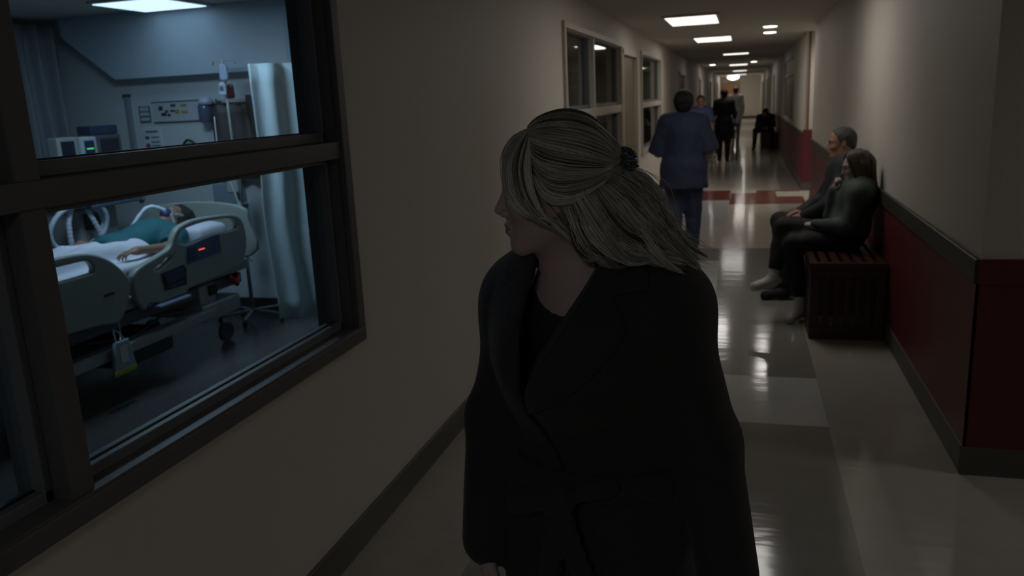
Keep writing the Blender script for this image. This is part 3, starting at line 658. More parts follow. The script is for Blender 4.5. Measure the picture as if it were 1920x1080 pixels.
wall_panel('wall_notice', -4.945, -4.765, 1.30, 1.575, 'white instruction notice with coloured lines below the switch panel', 'notice', WHL,
   [('heading', -.06, .06, .235, .25, BLL), ('mark', -.07, -.03, .18, .205, TEAL), ('text_line', -.01, .07, .19, .20, BLL), ('mark', -.07, -.03, .11, .145, REDL), ('text_line', -.01, .07, .15, .16, BLL), ('text_line', -.01, .07, .12, .13, BLL), ('mark', -.06, -.02, .05, .07, TEAL), ('text_line', -.01, .07, .05, .06, BLL)])
q = empty('service_column', (-5.05, YB, 0), label='vertical grey service channel up the back wall left of the notices', cat='channel')
MB().box(-.022, .022, -.03, 0, .96, 1.84).build('channel', mat('channel_grey', (.20, .25, .28), .5), q, bev=.005); MB().box(-.03, .03, -.035, 0, 1.84, 1.86).build('end_cap', M_LINE, q)
q = empty('equipment_rail', (-4.1, YB, 1.77), label='thin metal equipment rail on the back wall above the dark cover', cat='rail')
MB().tube([(-.05, -.05, 0), (.24, -.05, 0)], .007, 8).build('bar', M_BEDW, q); MB().box(.225, .255, -.06, 0, -.30, .03).build('end_bracket', M_LINE, q); MB().box(-.06, -.045, -.06, 0, -.02, .01).build('end_bracket', M_LINE, q)
q = empty('draped_cover', (-4.03, YB-.07, 1.30), label='dark grey cover hanging from the equipment rail right of the outlet panel', cat='cover')
vs = []; N = 14; 
for j in range(9):
    for i in range(N+1):
        x = -.175+.35*i/N; z = .435-.60*j/8; vs.append((x*(1+.02*j)-.0+.004*j, .018*math.sin(i*1.3+j*.2)-.01, z-.01*abs(i/N-.5)))
o = mesh_obj('cloth', vs, [(j*(N+1)+i, j*(N+1)+i+1, (j+1)*(N+1)+i+1, (j+1)*(N+1)+i) for j in range(8) for i in range(N)], mat('charcoal_cover', (.045, .048, .05), .6, var=.3, scale=9, stretch=(3, 3, .4)), q, True); sd = o.modifiers.new('s', 'SOLIDIFY'); sd.thickness = .006
MB().tube([(-.17, -.005, .44), (.17, -.005, .44)], .012, 8).build('hem_bar', M_BLK, q)
q = empty('hose_coil', (-4.46, YB, 1.33), label='coiled black hose on a wall hook under the outlet panel', cat='hose')
MB().tube(crom([(-.10, -.03, -.03), (-.09, -.04, .06), (-.02, -.05, .13), (.06, -.04, .08), (.10, -.03, -.01), (.0, -.035, -.05), (-.06, -.04, .02), (.01, -.05, .07), (.05, -.04, .02)], 6), .011, 8).build('black_tube', M_BLK, q, True); MB().box(-.04, .03, -.05, 0, -.02, .05).build('regulator', M_BLK, q, bev=.01)
q = empty('glove_dispenser', (-4.12, YB, .93), label='grey glove dispenser on the wall above the bed head', cat='dispenser')
MB().box(-.13, .11, -.12, 0, .0, .17).build('box', mat('slate_blue_box', (.20, .26, .31), .45), q, bev=.01); MB().box(-.14, .12, -.125, 0, -.014, -.0005).build('lip', mat('pale_lip', (.55, .62, .66), .4), q, bev=.003)
q = empty('patient_tag', (-5.985, 4.93, 1.62), 0, label='red tag on the dark curtain at the far left of the sickroom', cat='sign')
# IV pole
q = empty('iv_pole', (-3.86, 5.62, 0), label='metal drip stand at the head of the bed, bags at its top', cat='drip stand')
MB().tube([(0, 0, .06), (0, 0, 1.1)], .016, 10).tube([(0, 0, 1.1), (0, 0, 2.06)], .010, 10).build('pole', M_BEDW, q, True)
MB().tube([(-.09, 0, 2.03), (-.08, 0, 2.06), (.10, 0, 2.06), (.11, 0, 2.03)], .006, 8).build('hook_bar', M_BEDW, q, True)
for k in range(5):
    a = k*2*PI/5; o = MB().tube([(0, 0, .08), (.26*math.cos(a), .26*math.sin(a), .055)], .012, 8).build('foot', M_BEDW, q, True); MB().lathe((.26*math.cos(a), .26*math.sin(a), .0255), [(.018, -.01), (.025, -.006), (.025, .006), (.018, .01)], 12, 'x').build('wheel', M_BLK, o)
o = MB().box(-.05, .05, -.08, -.012, 1.05, 1.25).build('infusion_pump', M_VENT, q, bev=.012); MB().box(-.035, .035, -.084, -.0805, 1.16, 1.22).build('pump_screen', M_SCR, o)
o = MB().box(-.04, .045, -.07, -.014, .78, .92).build('infusion_pump', M_BEDG, q, bev=.012)
MB().tube(crom([(-.12, -.02, 1.64), (-.10, -.05, 1.4), (-.02, -.09, 1.2), (.05, -.10, 1.0), (.06, -.08, .8), (-.02, -.12, .75), (-.1, -.2, .88)], 6), .004, 6).build('drip_line', M_HOSE, q, True)
MB().tube(crom([(.05, -.02, 1.64), (.08, -.05, 1.3), (.09, -.09, 1.0), (.03, -.06, .62), (.10, -.08, .5)], 6), .004, 6).build('drip_line', M_BLK, q, True)
def bag(x, z, w, h, m, label, cat='drip bag', name='drip_bag', m2=None):
    g = empty(name, (x, 5.575, z), label=label, cat=cat)
    panel('pouch', [[(-w/2, 0), (w/2, 0), (w*.55, h*.5), (w*.4, h), (-w*.4, h), (-w*.55, h*.5)]], .03, m, g, .01, 3, axis='y'); MB().tube([(0, 0, h-.006), (0, .01, h+.03)], .004, 6).build('loop', M_BEDW, g)
    if m2: MB().box(-w*.3, w*.3, -.018, -.0155, h*.35, h*.75).build('bag_label', m2, g)
    return g
bag(-3.83, 1.915, .06, .11, mat('clear_blue_bag', (.42, .50, .66), .25), 'clear drip bag on the left hook of the drip stand')
bag(-3.855, 1.80, .055, .09, mat('white_bottle', (.50, .60, .72), .25), 'white ribbed infusion bottle hanging beside the dark red blood bag', 'bottle', 'infusion_bottle', BLL)
bag(-3.79, 1.775, .05, .10, mat('blood_red', (.045, .008, .012), .3), 'dark red blood bag hanging from the drip stand', 'blood bag', 'blood_bag')
g = empty('suction_jar', (-4.245, 5.86, 1.60), label='bluish suction jar with a pale lid hanging at the right end of the outlet panel', cat='jar')
MB().lathe((0, 0, 0), [(.045, 0), (.055, .01), (.055, .13), (.05, .14)], 18).build('jar_body', mat('smoky_blue_jar', (.07, .09, .16), .25), g, True); MB().lathe((.02, 0, .1405), [(.06, 0), (.062, .03), (.03, .06)], 18).build('jar_lid', mat('lilac_lid', (.36, .38, .52), .4), g, True); MB().box(-.02, .02, .05, .088, .05, .10).build('wall_clip', M_BEDG, g)
g = q
tg = bpy.data.objects['patient_tag']
MB().box(-.004, .004, -.045, .045, 0, .10).build('red_card', mat('red_card', (.35, .015, .05), .5), tg); MB().box(-.004, .004, -.035, .05, -.085, -.012).build('white_card', WHL, tg)
# ------------------------------------------------------------------ people
SKIN_L = mat('fair_skin', (.44, .325, .31), .5, var=.06, scale=14, bump=.05, spec=.4)
SKIN_M = mat('tan_skin', (.28, .155, .105), .5, var=.06, scale=14)
SKIN_D = mat('brown_skin', (.12, .062, .040), .5, var=.06, scale=14)
LIPS = mat('rose_lips', (.33, .11, .11), .4)
BROWC = mat('brow_hair', (.05, .032, .022), .7)
HAIR_BK = mat('black_hair', (.010, .008, .008), .45, var=.4, scale=60, stretch=(4, 4, .5), bump=.6, bscale=110)
HAIR_GR = mat('greying_hair', (.045, .042, .038), .6, var=.5, scale=80, bump=.6, bscale=110)
HAIR_BR = mat('brown_hair', (.060, .040, .026), .5, var=.45, scale=60, stretch=(4, 4, .3), bump=.6, bscale=110)
EYEW = mat('eye_white', (.55, .52, .50), .25); EYED = mat('eye_dark', (.02, .015, .012), .15)
def TF(loc, rz, s=1.0):
    c, n = math.cos(rz), math.sin(rz)
    pt = lambda p: V3(loc[0]+s*(c*p[0]-n*p[1]), loc[1]+s*(n*p[0]+c*p[1]), loc[2]+s*p[2])
    vc = lambda p: V3(c*p[0]-n*p[1], n*p[0]+c*p[1], p[2])
    return pt, vc
def pose_std(**k):
    J = dict(head=(0, -.02, 1.545), hf=(0, -1, 0), hu=(0, 0, 1), neck=(0, .01, 1.415), pelvis=(0, 0, .93),
             shL=(.165, .01, 1.355), shR=(-.165, .01, 1.355), elL=(.22, .03, 1.08), elR=(-.22, .03, 1.08), wrL=(.22, -.06, .85), wrR=(-.22, -.06, .85),
             hiL=(.085, 0, .88), hiR=(-.085, 0, .88), knL=(.09, -.01, .48), knR=(-.09, -.01, .48), anL=(.09, .02, .085), anR=(-.09, .02, .085),
             toL=(.10, -.15, .03), toR=(-.10, -.15, .03), hdL=(0, -.2, -1), hdR=(0, -.2, -1), hnL=(-1, 0, 0), hnR=(1, 0, 0), htL=(0, -1, 0), htR=(0, -1, 0))
    J.update(k); return J
def world_pose(J, loc, rz, s=1.0):
    pt, vc = TF(loc, rz, s); return {k: (vc(v) if k in ('hf', 'hu') or k[:2] in ('hd', 'hn', 'ht') else pt(v)) for k, v in J.items()}
def trunk(F, J, s, wd, inf, k=.05):
    lat = nrm(J['shL']-J['shR']); upv = nrm(J['neck']-J['pelvis']); fr = nrm(np.cross(lat, upv)); lat2 = np.cross(upv, fr); R = np.stack([lat2, fr, upv], 1)
    L = lambda t: J['pelvis']+(J['neck']-J['pelvis'])*t
    F.ell(L(.74), s*V3(.150*wd, .105*wd, .165)+inf, R, k); F.ell(L(.40), s*V3(.128*wd, .098*wd, .17)+inf, R, k); F.ell(L(0.02)+fr*0, s*V3(.158*wd, .115*wd, .13)+inf, R, k)
    for q in ('shL', 'shR'): F.cone(L(.88), J[q]-(J[q]-J['neck'])*.08, .062*s+inf, .060*s+inf, k)
    return R
def lerp(a, b, t): return a+(b-a)*t
def build_person(label, J, loc, s=1.0, wd=1.0, skin=None, female=True, top=None, top_hem=None, sleeve=1.0, bottom=None, shoes=None, hair=None, loose=.014, limb=1.0, fold=.006, vox=.011, hvox=.0055, shoe_sole=None, neckline=.055, coat=None, det=True, socks=None, face=True, seed=0, pant_hem=.93, collar=False, group=None, topname='top', bottomname='trousers'):
    loc = V3(*loc)
    J = {k: np.atleast_1d(np.array(v, float)) for k, v in J.items()}
    B = Field()
    P, HR = head_sdf(B, J['head'], J['hf'], J['hu'], s, female, neck=J['neck'], neckr=.050 if female else .058, det=det)
    R = trunk(B, J, s, wd, 0)
    al = limb*s
    for q in 'LR':
        B.cone(J['sh'+q], J['el'+q], .046*al, .037*al, .03*s); B.cone(J['el'+q], J['wr'+q], .037*al, .025*al, .02*s)
        hand_sdf(B, J['wr'+q], J['hd'+q], J['hn'+q], J['ht'+q], s*.92, curl=J.get('cu'+q, V3(.35))[0])
        B.cone(J['hi'+q], J['kn'+q], .082*al, .055*al, .05*s); B.cone(J['kn'+q], J['an'+q], .054*al, .034*al, .03*s); B.cone(J['an'+q]-V3(0, 0, .03*s), J['to'+q], .036*s, .028*s, .03*s)
    hz = J['head']; m_ = .135*s; fz = [(hz-m_, hz+m_)]
    for q in 'LR':
        c = J['wr'+q]+nrm(J['hd'+q])*.09*s; fz.append((c-.11*s, c+.11*s))
    lipc, lipR = P(.09, 0, -.067), HR
    def pick(c):
        d = (c-lipc) @ lipR/s; r = ((np.abs(d[:, 1]) < .021) & (np.abs(d[:, 2]) < .0105-.012*(np.abs(d[:, 1])/.021)**2) & (d[:, 0] > -.015)).astype(int)
        e = (c-J['head']) @ HR/s
        br = (e[:, 0] > .06) & (np.abs(np.abs(e[:, 1])-.030) < .017) & (np.abs(e[:, 2]-.0205+.02*np.abs(np.abs(e[:, 1])-.026)) < .0042)
        return np.where(br, 2, r)
    body = sdf_obj('person', B.mesh(vox, fine=(0, 0, hvox, fz)), skin, mats=[skin, LIPS, BROWC], pick=pick, smooth_it=1)
    me = body.data; me.transform(Matrix.Translation(-Vector(loc))); body.location = loc
    props(body, label, 'person', group)
    def child(nm, VQ, m, **k):
        V, Q = VQ; o = sdf_obj(nm, (V-loc, Q), m, body, **k); return o
    if det and face:
        for b in (-1, 1):
            V = Field().ell(P(.0735, b*.031, .0005), s*V3(.0125, .0125, .0085), HR).mesh(.003); child('eye', V, EYED, smooth_it=0)
    if top is not None:
        F = Field()
        for q in 'LR':
            if sleeve > 0:
                a = min(sleeve*2, 1); e_ = lerp(J['sh'+q], J['el'+q], a); sh_ = sleeve < .8
                F.cone(J['sh'+q], e_, (.046*al+loose*1.1), (.040*al+loose*(1.9 if sh_ else 1.0)), .04*s)
                if sleeve > .5: F.cone(J['el'+q], lerp(J['el'+q], J['wr'+q], (sleeve-.5)*2*.95), .039*al+loose, .028*al+loose*.8, .02*s)
        if 0 < sleeve < .5:
            for q in 'LR':
                e_ = lerp(J['sh'+q], J['el'+q], sleeve*2); dd = nrm(J['el'+q]-J['sh'+q]); F.ell(e_+dd*.13*s, s*V3(.13, .13, .13), None, .006, True)
        trunk(F, J, s, wd, loose)
        if collar:
            c0 = J['neck']; rr_ = neckline*s+.012; n_ = 12
            for i in range(n_):
                t0, t1 = 2*PI*i/n_, 2*PI*(i+1)/n_; lt = R[:, 0]; fr_ = -np.cross(lt, V3(0, 0, 1)) if False else R[:, 1]
                pa = c0+lt*rr_*math.cos(t0)+fr_*rr_*math.sin(t0)+V3(0, 0, .012*s); pb = c0+lt*rr_*math.cos(t1)+fr_*rr_*math.sin(t1)+V3(0, 0, .012*s)
                F.cone(pa, pb, .014, k=.012); F.cone(pa+V3(0, 0, .022), pb+V3(0, 0, .022), .009, k=.012)
        if top_hem is not None:
            zl, rx, ry, off = top_hem    # skirt of the garment: hem height, half widths, offset
            pz = J['pelvis']; lat = R[:, 0]; fr = R[:, 1]; upv = V3(0, 0, 1); R2 = np.stack([nrm(V3(lat[0], lat[1], 0)), nrm(V3(-lat[1], lat[0], 0)), upv], 1)
            for t in np.linspace(0, 1, 5):
                c = V3(pz[0], pz[1], pz[2]*(1-t)+zl*t)+V3(*off)*t; F.ell(c, V3(rx*(.92+.08*t), ry*(.92+.08*t), .12), R2, .05)
            F.cut((0, 0, zl), (0, 0, -1), .006)
        else:
            # bottom of the garment just under the hips, following the trunk axis
            F.cut(lerp(J['pelvis'], J['neck'], -.13), -(J['neck']-J['pelvis']), .01)
        F.cone(J['neck']+(J['head']-J['neck'])*-.05, J['head'], neckline*s, neckline*(1.1 if collar else 1.5)*s, .008, True)
        child(topname, F.mesh(vox, disp=folds(fold*.6, 48, seed+1)), top, smooth_it=2)
    if bottom is not None:
        F = Field(); trunkR = R
        F.ell(lerp(J['pelvis'], J['neck'], -.02), s*V3(.158*wd, .118*wd, .13)+.008, R, .05); F.cut(lerp(J['pelvis'], J['neck'], .22), (J['neck']-J['pelvis']), .01)
        for q in 'LR':
            F.cone(J['hi'+q], J['kn'+q], .084*al+.012, .060*al+.014, .05*s); F.cone(J['kn'+q], lerp(J['kn'+q], J['an'+q], pant_hem), .060*al+.012, .045*al+.012, .03*s)
        child(bottomname, F.mesh(vox, disp=folds(fold*.6, 48, seed+5)), bottom, smooth_it=2)
    if socks is not None:
        for q in 'LR':
            F = Field().cone(lerp(J['kn'+q], J['an'+q], .72), J['an'+q], .042*s, .041*s); child('sock', F.mesh(vox*.8), socks)
    if shoes is not None:
        for q in 'LR':
            F = Field(); an = J['an'+q]; to = J['to'+q]; d = to-an; d = d-V3(0, 0, 0); heel = an-V3(0, 0, .045*s)-nrm(V3(d[0], d[1], 0))*.035*s
            F.cone(heel, to, .040*s, .036*s, .02); F.cone(an, lerp(heel, to, .35), .044*s, .040*s, .03); F.cone(lerp(heel, to, .25)+V3(0, 0, .015), to, .040*s, .034*s, .02)
            low = min(heel[2]-.035*s, to[2]-.030*s)
            ax_ = nrm(to-heel); nn = nrm(np.cross(np.cross(ax_, V3(0, 0, 1)), ax_)); hp = heel-nn*.030*s
            F.cut(hp, -nn, .006); F.cut(an+V3(0, 0, .03*s), (0, 0, 1), .006)
            o = child('shoe', F.mesh(vox*.6), shoes)
            if shoes is WSHOE and det:
                sd = np.cross(ax_, nn)
                for k in range(3):
                    cc = lerp(heel, to, .42+.16*k)+nn*(.040-.006*k)*s; G2 = Field().cone(cc-sd*.026*s-nn*.018*s, cc-sd*.010*s, .0055*s, k=.004).cone(cc-sd*.010*s, cc+sd*.010*s, .0055*s, k=.004).cone(cc+sd*.010*s, cc+sd*.026*s-nn*.018*s, .0055*s, k=.004)
                    o3 = sdf_obj('lace_stripe', (lambda VQ: (VQ[0]-loc, VQ[1]))(G2.mesh(.004)), GSOLE, body); o3.parent = o
            G = Field(); G.cone(heel, to, .043*s, .039*s, .02); G.cut(hp, -nn, .004); G.cut(hp+nn*.020*s, nn, .004)
            o2 = sdf_obj('sole', (lambda VQ: (VQ[0]-loc, VQ[1]))(G.mesh(vox*.55)), shoe_sole or shoes, body); o2.parent = o
    if hair: hair(child, J, P, HR, s)
    return body, P, HR, child
def hair_short(m, thick=.010, low=-.03):
    def f(child, J, P, R, s):
        F = Field().ell(P(-.014, 0, .032), s*V3(.098+thick, .076+thick, .084+thick), R); F.cone(P(-.06, 0, -.03), P(-.05, 0, -.06), .05*s, .042*s, .03)
        F.cut(P(.045, 0, .055), R @ V3(1, 0, -.55), .01); F.cut(P(.02, 0, low), R @ V3(.62, 0, -1), .012); F.cut(P(-.05, 0, -.085), R @ V3(0, 0, -1), .01)
        child('hair', F.mesh(.005, disp=folds(.0025, 160, 4)), m, smooth_it=1)
    return f
def hair_full(m, r=(.118, .103, .115)):
    def f(child, J, P, R, s):
        F = Field().ell(P(-.022, 0, .028), s*V3(*r), R); F.ell(P(-.06, 0, -.045), s*V3(.060, .062, .05), R, .04)
        F.cut(P(.050, 0, .05), R @ V3(1, 0, -.45), .012); F.cut(P(.0, 0, -.02), R @ V3(.9, 0, -.8), .02)
        child('hair', F.mesh(.006, disp=folds(.005, 90, 4)), m, smooth_it=1)
    return f
NAVY = mat('navy_scrubs', (.034, .045, .098), .75, var=.12, scale=9, bump=.35, bscale=18, sheen=.1)
NAVY2 = mat('dark_navy_scrubs', (.010, .012, .020), .75, var=.12)
BLUE = mat('blue_scrubs', (.055, .075, .19), .75, var=.12)
WCOAT = mat('pale_grey_coat', (.32, .33, .33), .7, var=.1)
BLACKC = mat('black_cloth', (.010, .010, .012), .8, var=.2)
WSHOE = mat('white_sneaker', (.50, .49, .48), .5, var=.35, scale=30); GSOLE = mat('dark_sole', (.03, .03, .03), .6); WSOLE = mat('white_sole', (.45, .45, .44), .5)
# --- nurse walking away
J = pose_std(anL=(.075, .24, .17), knL=(.09, -.02, .50), toL=(.08, .20, .045), anR=(-.09, -.06, .085), toR=(-.10, -.24, .03), knR=(-.095, -.06, .48),
             elL=(.26, -.04, 1.06), wrL=(.20, -.27, 1.08), hdL=(-.5, -.9, 0), hnL=(0, 0, 1), htL=(1, 0, .2), elR=(-.25, .00, 1.07), wrR=(-.235, -.22, 1.00), hdR=(.1, -1, -.05), hnR=(1, 0, .2), htR=(0, 0, 1))
lo = (-.585, 8.52, 0); W = world_pose(J, lo, PI)
body, P, R_, ch = build_person('person in navy scrubs with short dark hair walking away down the corridor', W, lo, wd=1.22, skin=SKIN_M, top=NAVY, top_hem=(.70, .245, .175, (0, 0, 0)), sleeve=.46, bottom=NAVY, shoes=WSHOE, shoe_sole=GSOLE, hair=hair_full(HAIR_BK), loose=.030, limb=1.25, fold=.013, det=False, seed=2, neckline=.060)
q = empty('paper_sheets', (-.322, 8.72, 1.0), .2, label='white folded papers in the right hand of the nurse walking away', cat='paper')
MB().box(-.045, .035, -.006, .006, -.055, .045, Matrix.Rotation(.6, 3, 'Y')).build('sheets', mat('white_paper', (.75, .75, .73), .6), q)
# --- nurse with crossed arms
J = pose_std(elL=(.23, -.07, 1.10), wrL=(-.05, -.20, 1.12), hdL=(-1, -.0, .1), hnL=(0, 1, 0), htL=(0, 0, 1), elR=(-.23, -.07, 1.10), wrR=(.06, -.16, 1.16), hdR=(1, .2, .1), hnR=(0, 1, 0), htR=(0, 0, 1), hf=(.1, -1, -.15))
lo = (-.80, 16.3, 0); W = world_pose(J, lo, .1, .955)
build_person('person in blue scrubs standing with folded arms, facing the camera', W, lo, s=.955, wd=1.0, skin=SKIN_M, top=BLUE, top_hem=(.74, .19, .14, (0, 0, 0)), sleeve=.42, bottom=NAVY, shoes=BLACKC, hair=hair_short(HAIR_BR), loose=.02, vox=.013, hvox=.008, det=False, seed=7)
# --- person pushing the wheelchair
J = pose_std(elL=(.24, .0, 1.10), wrL=(.235, -.26, 1.0), hdL=(0, -1, -.2), hnL=(0, 0, -1), htL=(-1, 0, 0), elR=(-.24, .0, 1.10), wrR=(-.235, -.26, 1.0), hdR=(0, -1, -.2), hnR=(0, 0, -1), htR=(1, 0, 0), anL=(.09, .12, .10), toL=(.09, -.02, .035), anR=(-.08, -.08, .085), toR=(-.09, -.25, .03))
lo = (-.455, 20.3, 0); W = world_pose(J, lo, PI, 1.02)
build_person('person in dark navy scrubs seen from behind pushing a wheelchair', W, lo, s=1.02, wd=1.08, skin=SKIN_D, female=False, top=NAVY2, top_hem=(.66, .19, .14, (0, 0, 0)), sleeve=.9, bottom=NAVY2, shoes=BLACKC, hair=hair_short(HAIR_BK, .012), loose=.02, vox=.013, hvox=.009, det=False, seed=11)
q = empty('wheelchair', (-.455, 20.95, 0), PI, label='dark wheelchair pushed along the corridor by the person in dark navy scrubs', cat='wheelchair')
for a in (-1, 1):
    w_ = MB().lathe((a*.29, 0, .305), [(.285, -.012), (.305, 0), (.285, .012)], 32, 'x'); N = 32
    o = MB(); 
    P_ = [(a*.29, .29*math.cos(2*PI*i/32), .30+.29*math.sin(2*PI*i/32)) for i in range(33)]; o.tube(P_, .014, 8, False); o = o.build('wheel', M_BLK, q, True)
    o2 = MB(); o2.tube([(a*.315, .26*math.cos(2*PI*i/32), .30+.26*math.sin(2*PI*i/32)) for i in range(33)], .008, 6, False); o2.build('push_rim', M_BEDG, o, True)
    sp = MB()
    for k in range(8): sp.tube([(a*.29, 0, .30), (a*.29, .28*math.cos(k*PI/4), .30+.28*math.sin(k*PI/4))], .003, 4)
    sp.build('spokes', M_BEDG, o)
    MB().tube(crom([(a*.235, .26, .98), (a*.235, .20, .98), (a*.235, .16, .90), (a*.235, .14, .50), (a*.235, .12, .30)], 4), .013, 8).build('back_post', M_BEDG, q, True)
    MB().tube(crom([(a*.25, .14, .68), (a*.25, -.10, .68), (a*.25, -.16, .62), (a*.25, -.16, .48)], 4), .012, 8).build('arm_tube', M_BEDG, q, True); MB().box(a*.25-.025, a*.25+.025, -.14, .12, .69, .715).build('armrest', M_BLK, q, bev=.008)
    MB().tube(crom([(a*.22, .14, .47), (a*.22, -.25, .47), (a*.21, -.36, .30), (a*.20, -.42, .12)], 4), .011, 8).build('leg_tube', M_BEDG, q, True); MB().box(a*.10-.07, a*.10+.07, -.55, -.42, .10, .12).build('footplate', M_BLK, q, bev=.004)
    MB().lathe((a*.22, -.30, .065), [(.055, -.014), (.065, 0), (.055, .014)], 16, 'x').box(a*.22-.008, a*.22+.008, -.31, -.29, .09, .34).build('caster', M_BLK, q)
MB().box(-.22, .22, -.24, .15, .455, .485).build('seat', M_BLK, q, bev=.01); MB().box(-.225, .225, .135, .155, .50, .90).build('backrest', M_BLK, q, bev=.008)
# --- pale figure far away
J = pose_std(anL=(.09, .10, .10), toL=(.09, -.04, .035), anR=(-.08, -.08, .085), toR=(-.09, -.25, .03))
lo = (-.27, 28.5, 0); W = world_pose(J, lo, PI, 1.06)
build_person('person in a long pale coat walking away in the distance', W, lo, s=1.06, wd=1.05, skin=SKIN_M, female=False, top=WCOAT, top_hem=(.60, .21, .16, (0, 0, 0)), sleeve=1.0, bottom=mat('grey_trousers', (.12, .12, .12), .8), shoes=BLACKC, hair=hair_short(HAIR_BK, .012), loose=.02, vox=.014, hvox=.010, det=False, seed=13, topname='coat')
# ------------------------------------------------------------------ benches
M_WOOD = mat('dark_cherry_wood', (.045, .014, .011), .33, var=.25, scale=5, stretch=(8, 8, 1), spec=.5)
def bench(x0, x1, y0, y1, h, label, cat='bench'):
    q = empty('slatted_bench', ((x0+x1)/2, (y0+y1)/2, 0), label=label, cat=cat); wx = (x1-x0)/2; wy = (y1-y0)/2
    for sg in (-1, 1):
        ye = sg*wy; a, b_ = (ye, ye+.035) if sg < 0 else (ye-.035, ye)
        o = MB().box(-wx, wx, a, b_, 0, .085).build('end_bottom_rail', M_WOOD, q, bev=.004)
        MB().box(-wx, wx, a, b_, h-.10, h-.045).build('end_top_rail', M_WOOD, q, bev=.004)
        for k in (0, 1): xx = -wx if k == 0 else wx-.06; MB().box(xx, xx+.06, a, b_, .085, h-.10).build('corner_post', M_WOOD, q, bev=.004)
        n = 5; span = 2*wx-.12; sw = .040; MB().box(-wx+.06, wx-.06, (a+.040) if sg < 0 else (b_-.052), (a+.052) if sg < 0 else (b_-.040), .15, h-.05).build('end_backing', M_WOOD, q)
        gap = (span-n*sw)/(n+1)
        for k in range(n):
            x = -wx+.06+gap*(k+1)+sw*k; MB().box(x, x+sw, a+.006, b_-.006, .085, h-.10).build('end_slat', M_WOOD, q, bev=.003)
    n = 7; sw = .046; gap = (2*wx-n*sw)/(n-1)
    for k in range(n):
        x = -wx+(sw+gap)*k; MB().box(x, x+sw, -wy+.045, wy-.045, h-.045, h).build('top_slat', M_WOOD, q, bev=.004)
    MB().box(-wx-.004, wx+.004, -wy-.006, -wy+.045, h-.045, h).build('top_rail', M_WOOD, q, bev=.004); MB().box(-wx-.004, wx+.004, wy-.045, wy+.006, h-.045, h).build('top_rail', M_WOOD, q, bev=.004)
    for sg in (-1, 1):
        xx = -wx if sg < 0 else wx-.03
        MB().box(xx, xx+.03, -wy+.036, wy-.036, 0, .085).build('side_rail', M_WOOD, q, bev=.003); MB().box(xx, xx+.03, -wy+.036, wy-.036, h-.10, h-.046).build('side_rail', M_WOOD, q, bev=.003)
        ns = int(2*wy/.11)
        for k in range(ns):
            y = -wy+.08+(2*wy-.16-.05)*k/(ns-1); MB().box(xx+.004, xx+.026, y, y+.05, .085, h-.10).build('side_slat', M_WOOD, q, bev=.002)
    return q
bench(.44, .908, 5.56, 7.45, .52, 'dark cherry wood slatted bench along the right wall under the seated couple')
bench(.47, .905, 24.3, 25.6, .46, 'far dark wooden slatted bench along the right wall under the hunched person')
# --- far hunched person on the bench
J = dict(head=(.575, 24.15, 1.0), hf=(-.1, -.75, -.75), hu=(0, -.75, .75), neck=(.60, 24.42, .93), pelvis=(.62, 24.66, .60),
         shL=(.78, 24.40, .88), shR=(.41, 24.38, .88), elL=(.80, 24.12, .66), elR=(.36, 24.10, .66), wrL=(.66, 23.98, .60), wrR=(.53, 23.97, .60), hdL=(-1, -.3, 0), hnL=(0, .3, -1), htL=(0, -1, 0), hdR=(1, -.3, 0), hnR=(0, .3, -1), htR=(0, -1, 0),
         hiL=(.70, 24.62, .53), hiR=(.54, 24.62, .53), knL=(.76, 24.16, .52), knR=(.32, 24.14, .53), anL=(.76, 24.14, .09), anR=(.29, 24.10, .09), toL=(.77, 23.98, .03), toR=(.26, 23.94, .03))
build_person('person in dark clothes hunched forward on the far bench, hands clasped', J, (.60, 24.5, 0), wd=1.1, skin=SKIN_M, female=False, top=BLACKC, sleeve=1.0, bottom=BLACKC, shoes=BLACKC, hair=hair_short(HAIR_BK), loose=.022, vox=.013, hvox=.009, det=False, seed=17, topname='jacket')
# --- seated man
DJK = mat('dark_jacket', (.016, .018, .022), .7, var=.15, bump=.3, bscale=20)
J = dict(head=(.735, 6.87, 1.215), hf=(-1, -.05, -.06), hu=(-.05, 0, 1), neck=(.785, 6.87, 1.085), pelvis=(.725, 6.87, .665),
         shL=(.775, 6.69, 1.03), shR=(.775, 7.05, 1.03), elL=(.64, 6.62, .76), elR=(.64, 7.12, .76), wrL=(.47, 6.74, .66), wrR=(.46, 6.98, .66), hdL=(-.9, .5, -.1), hnL=(0, .2, -1), htL=(0, 1, 0), hdR=(-.9, -.5, -.1), hnR=(0, -.2, -1), htR=(0, -1, 0),
         hiL=(.72, 6.78, .60), hiR=(.72, 6.96, .60), knL=(.32, 6.72, .575), knR=(.30, 7.02, .575), anL=(.36, 6.66, .09), anR=(.36, 7.04, .09), toL=(.19, 6.63, .032), toR=(.19, 7.02, .032))
build_person('man with short grey hair in a dark jacket seated on the bench, in profile', J, (.62, 6.87, 0), wd=1.12, skin=SKIN_M, female=False, top=DJK, sleeve=1.0, bottom=BLACKC, shoes=BLACKC, shoe_sole=WSOLE, hair=hair_short(HAIR_GR, .006), loose=.020, fold=.011, vox=.008, hvox=.004, seed=19, collar=True, topname='jacket', neckline=.062)
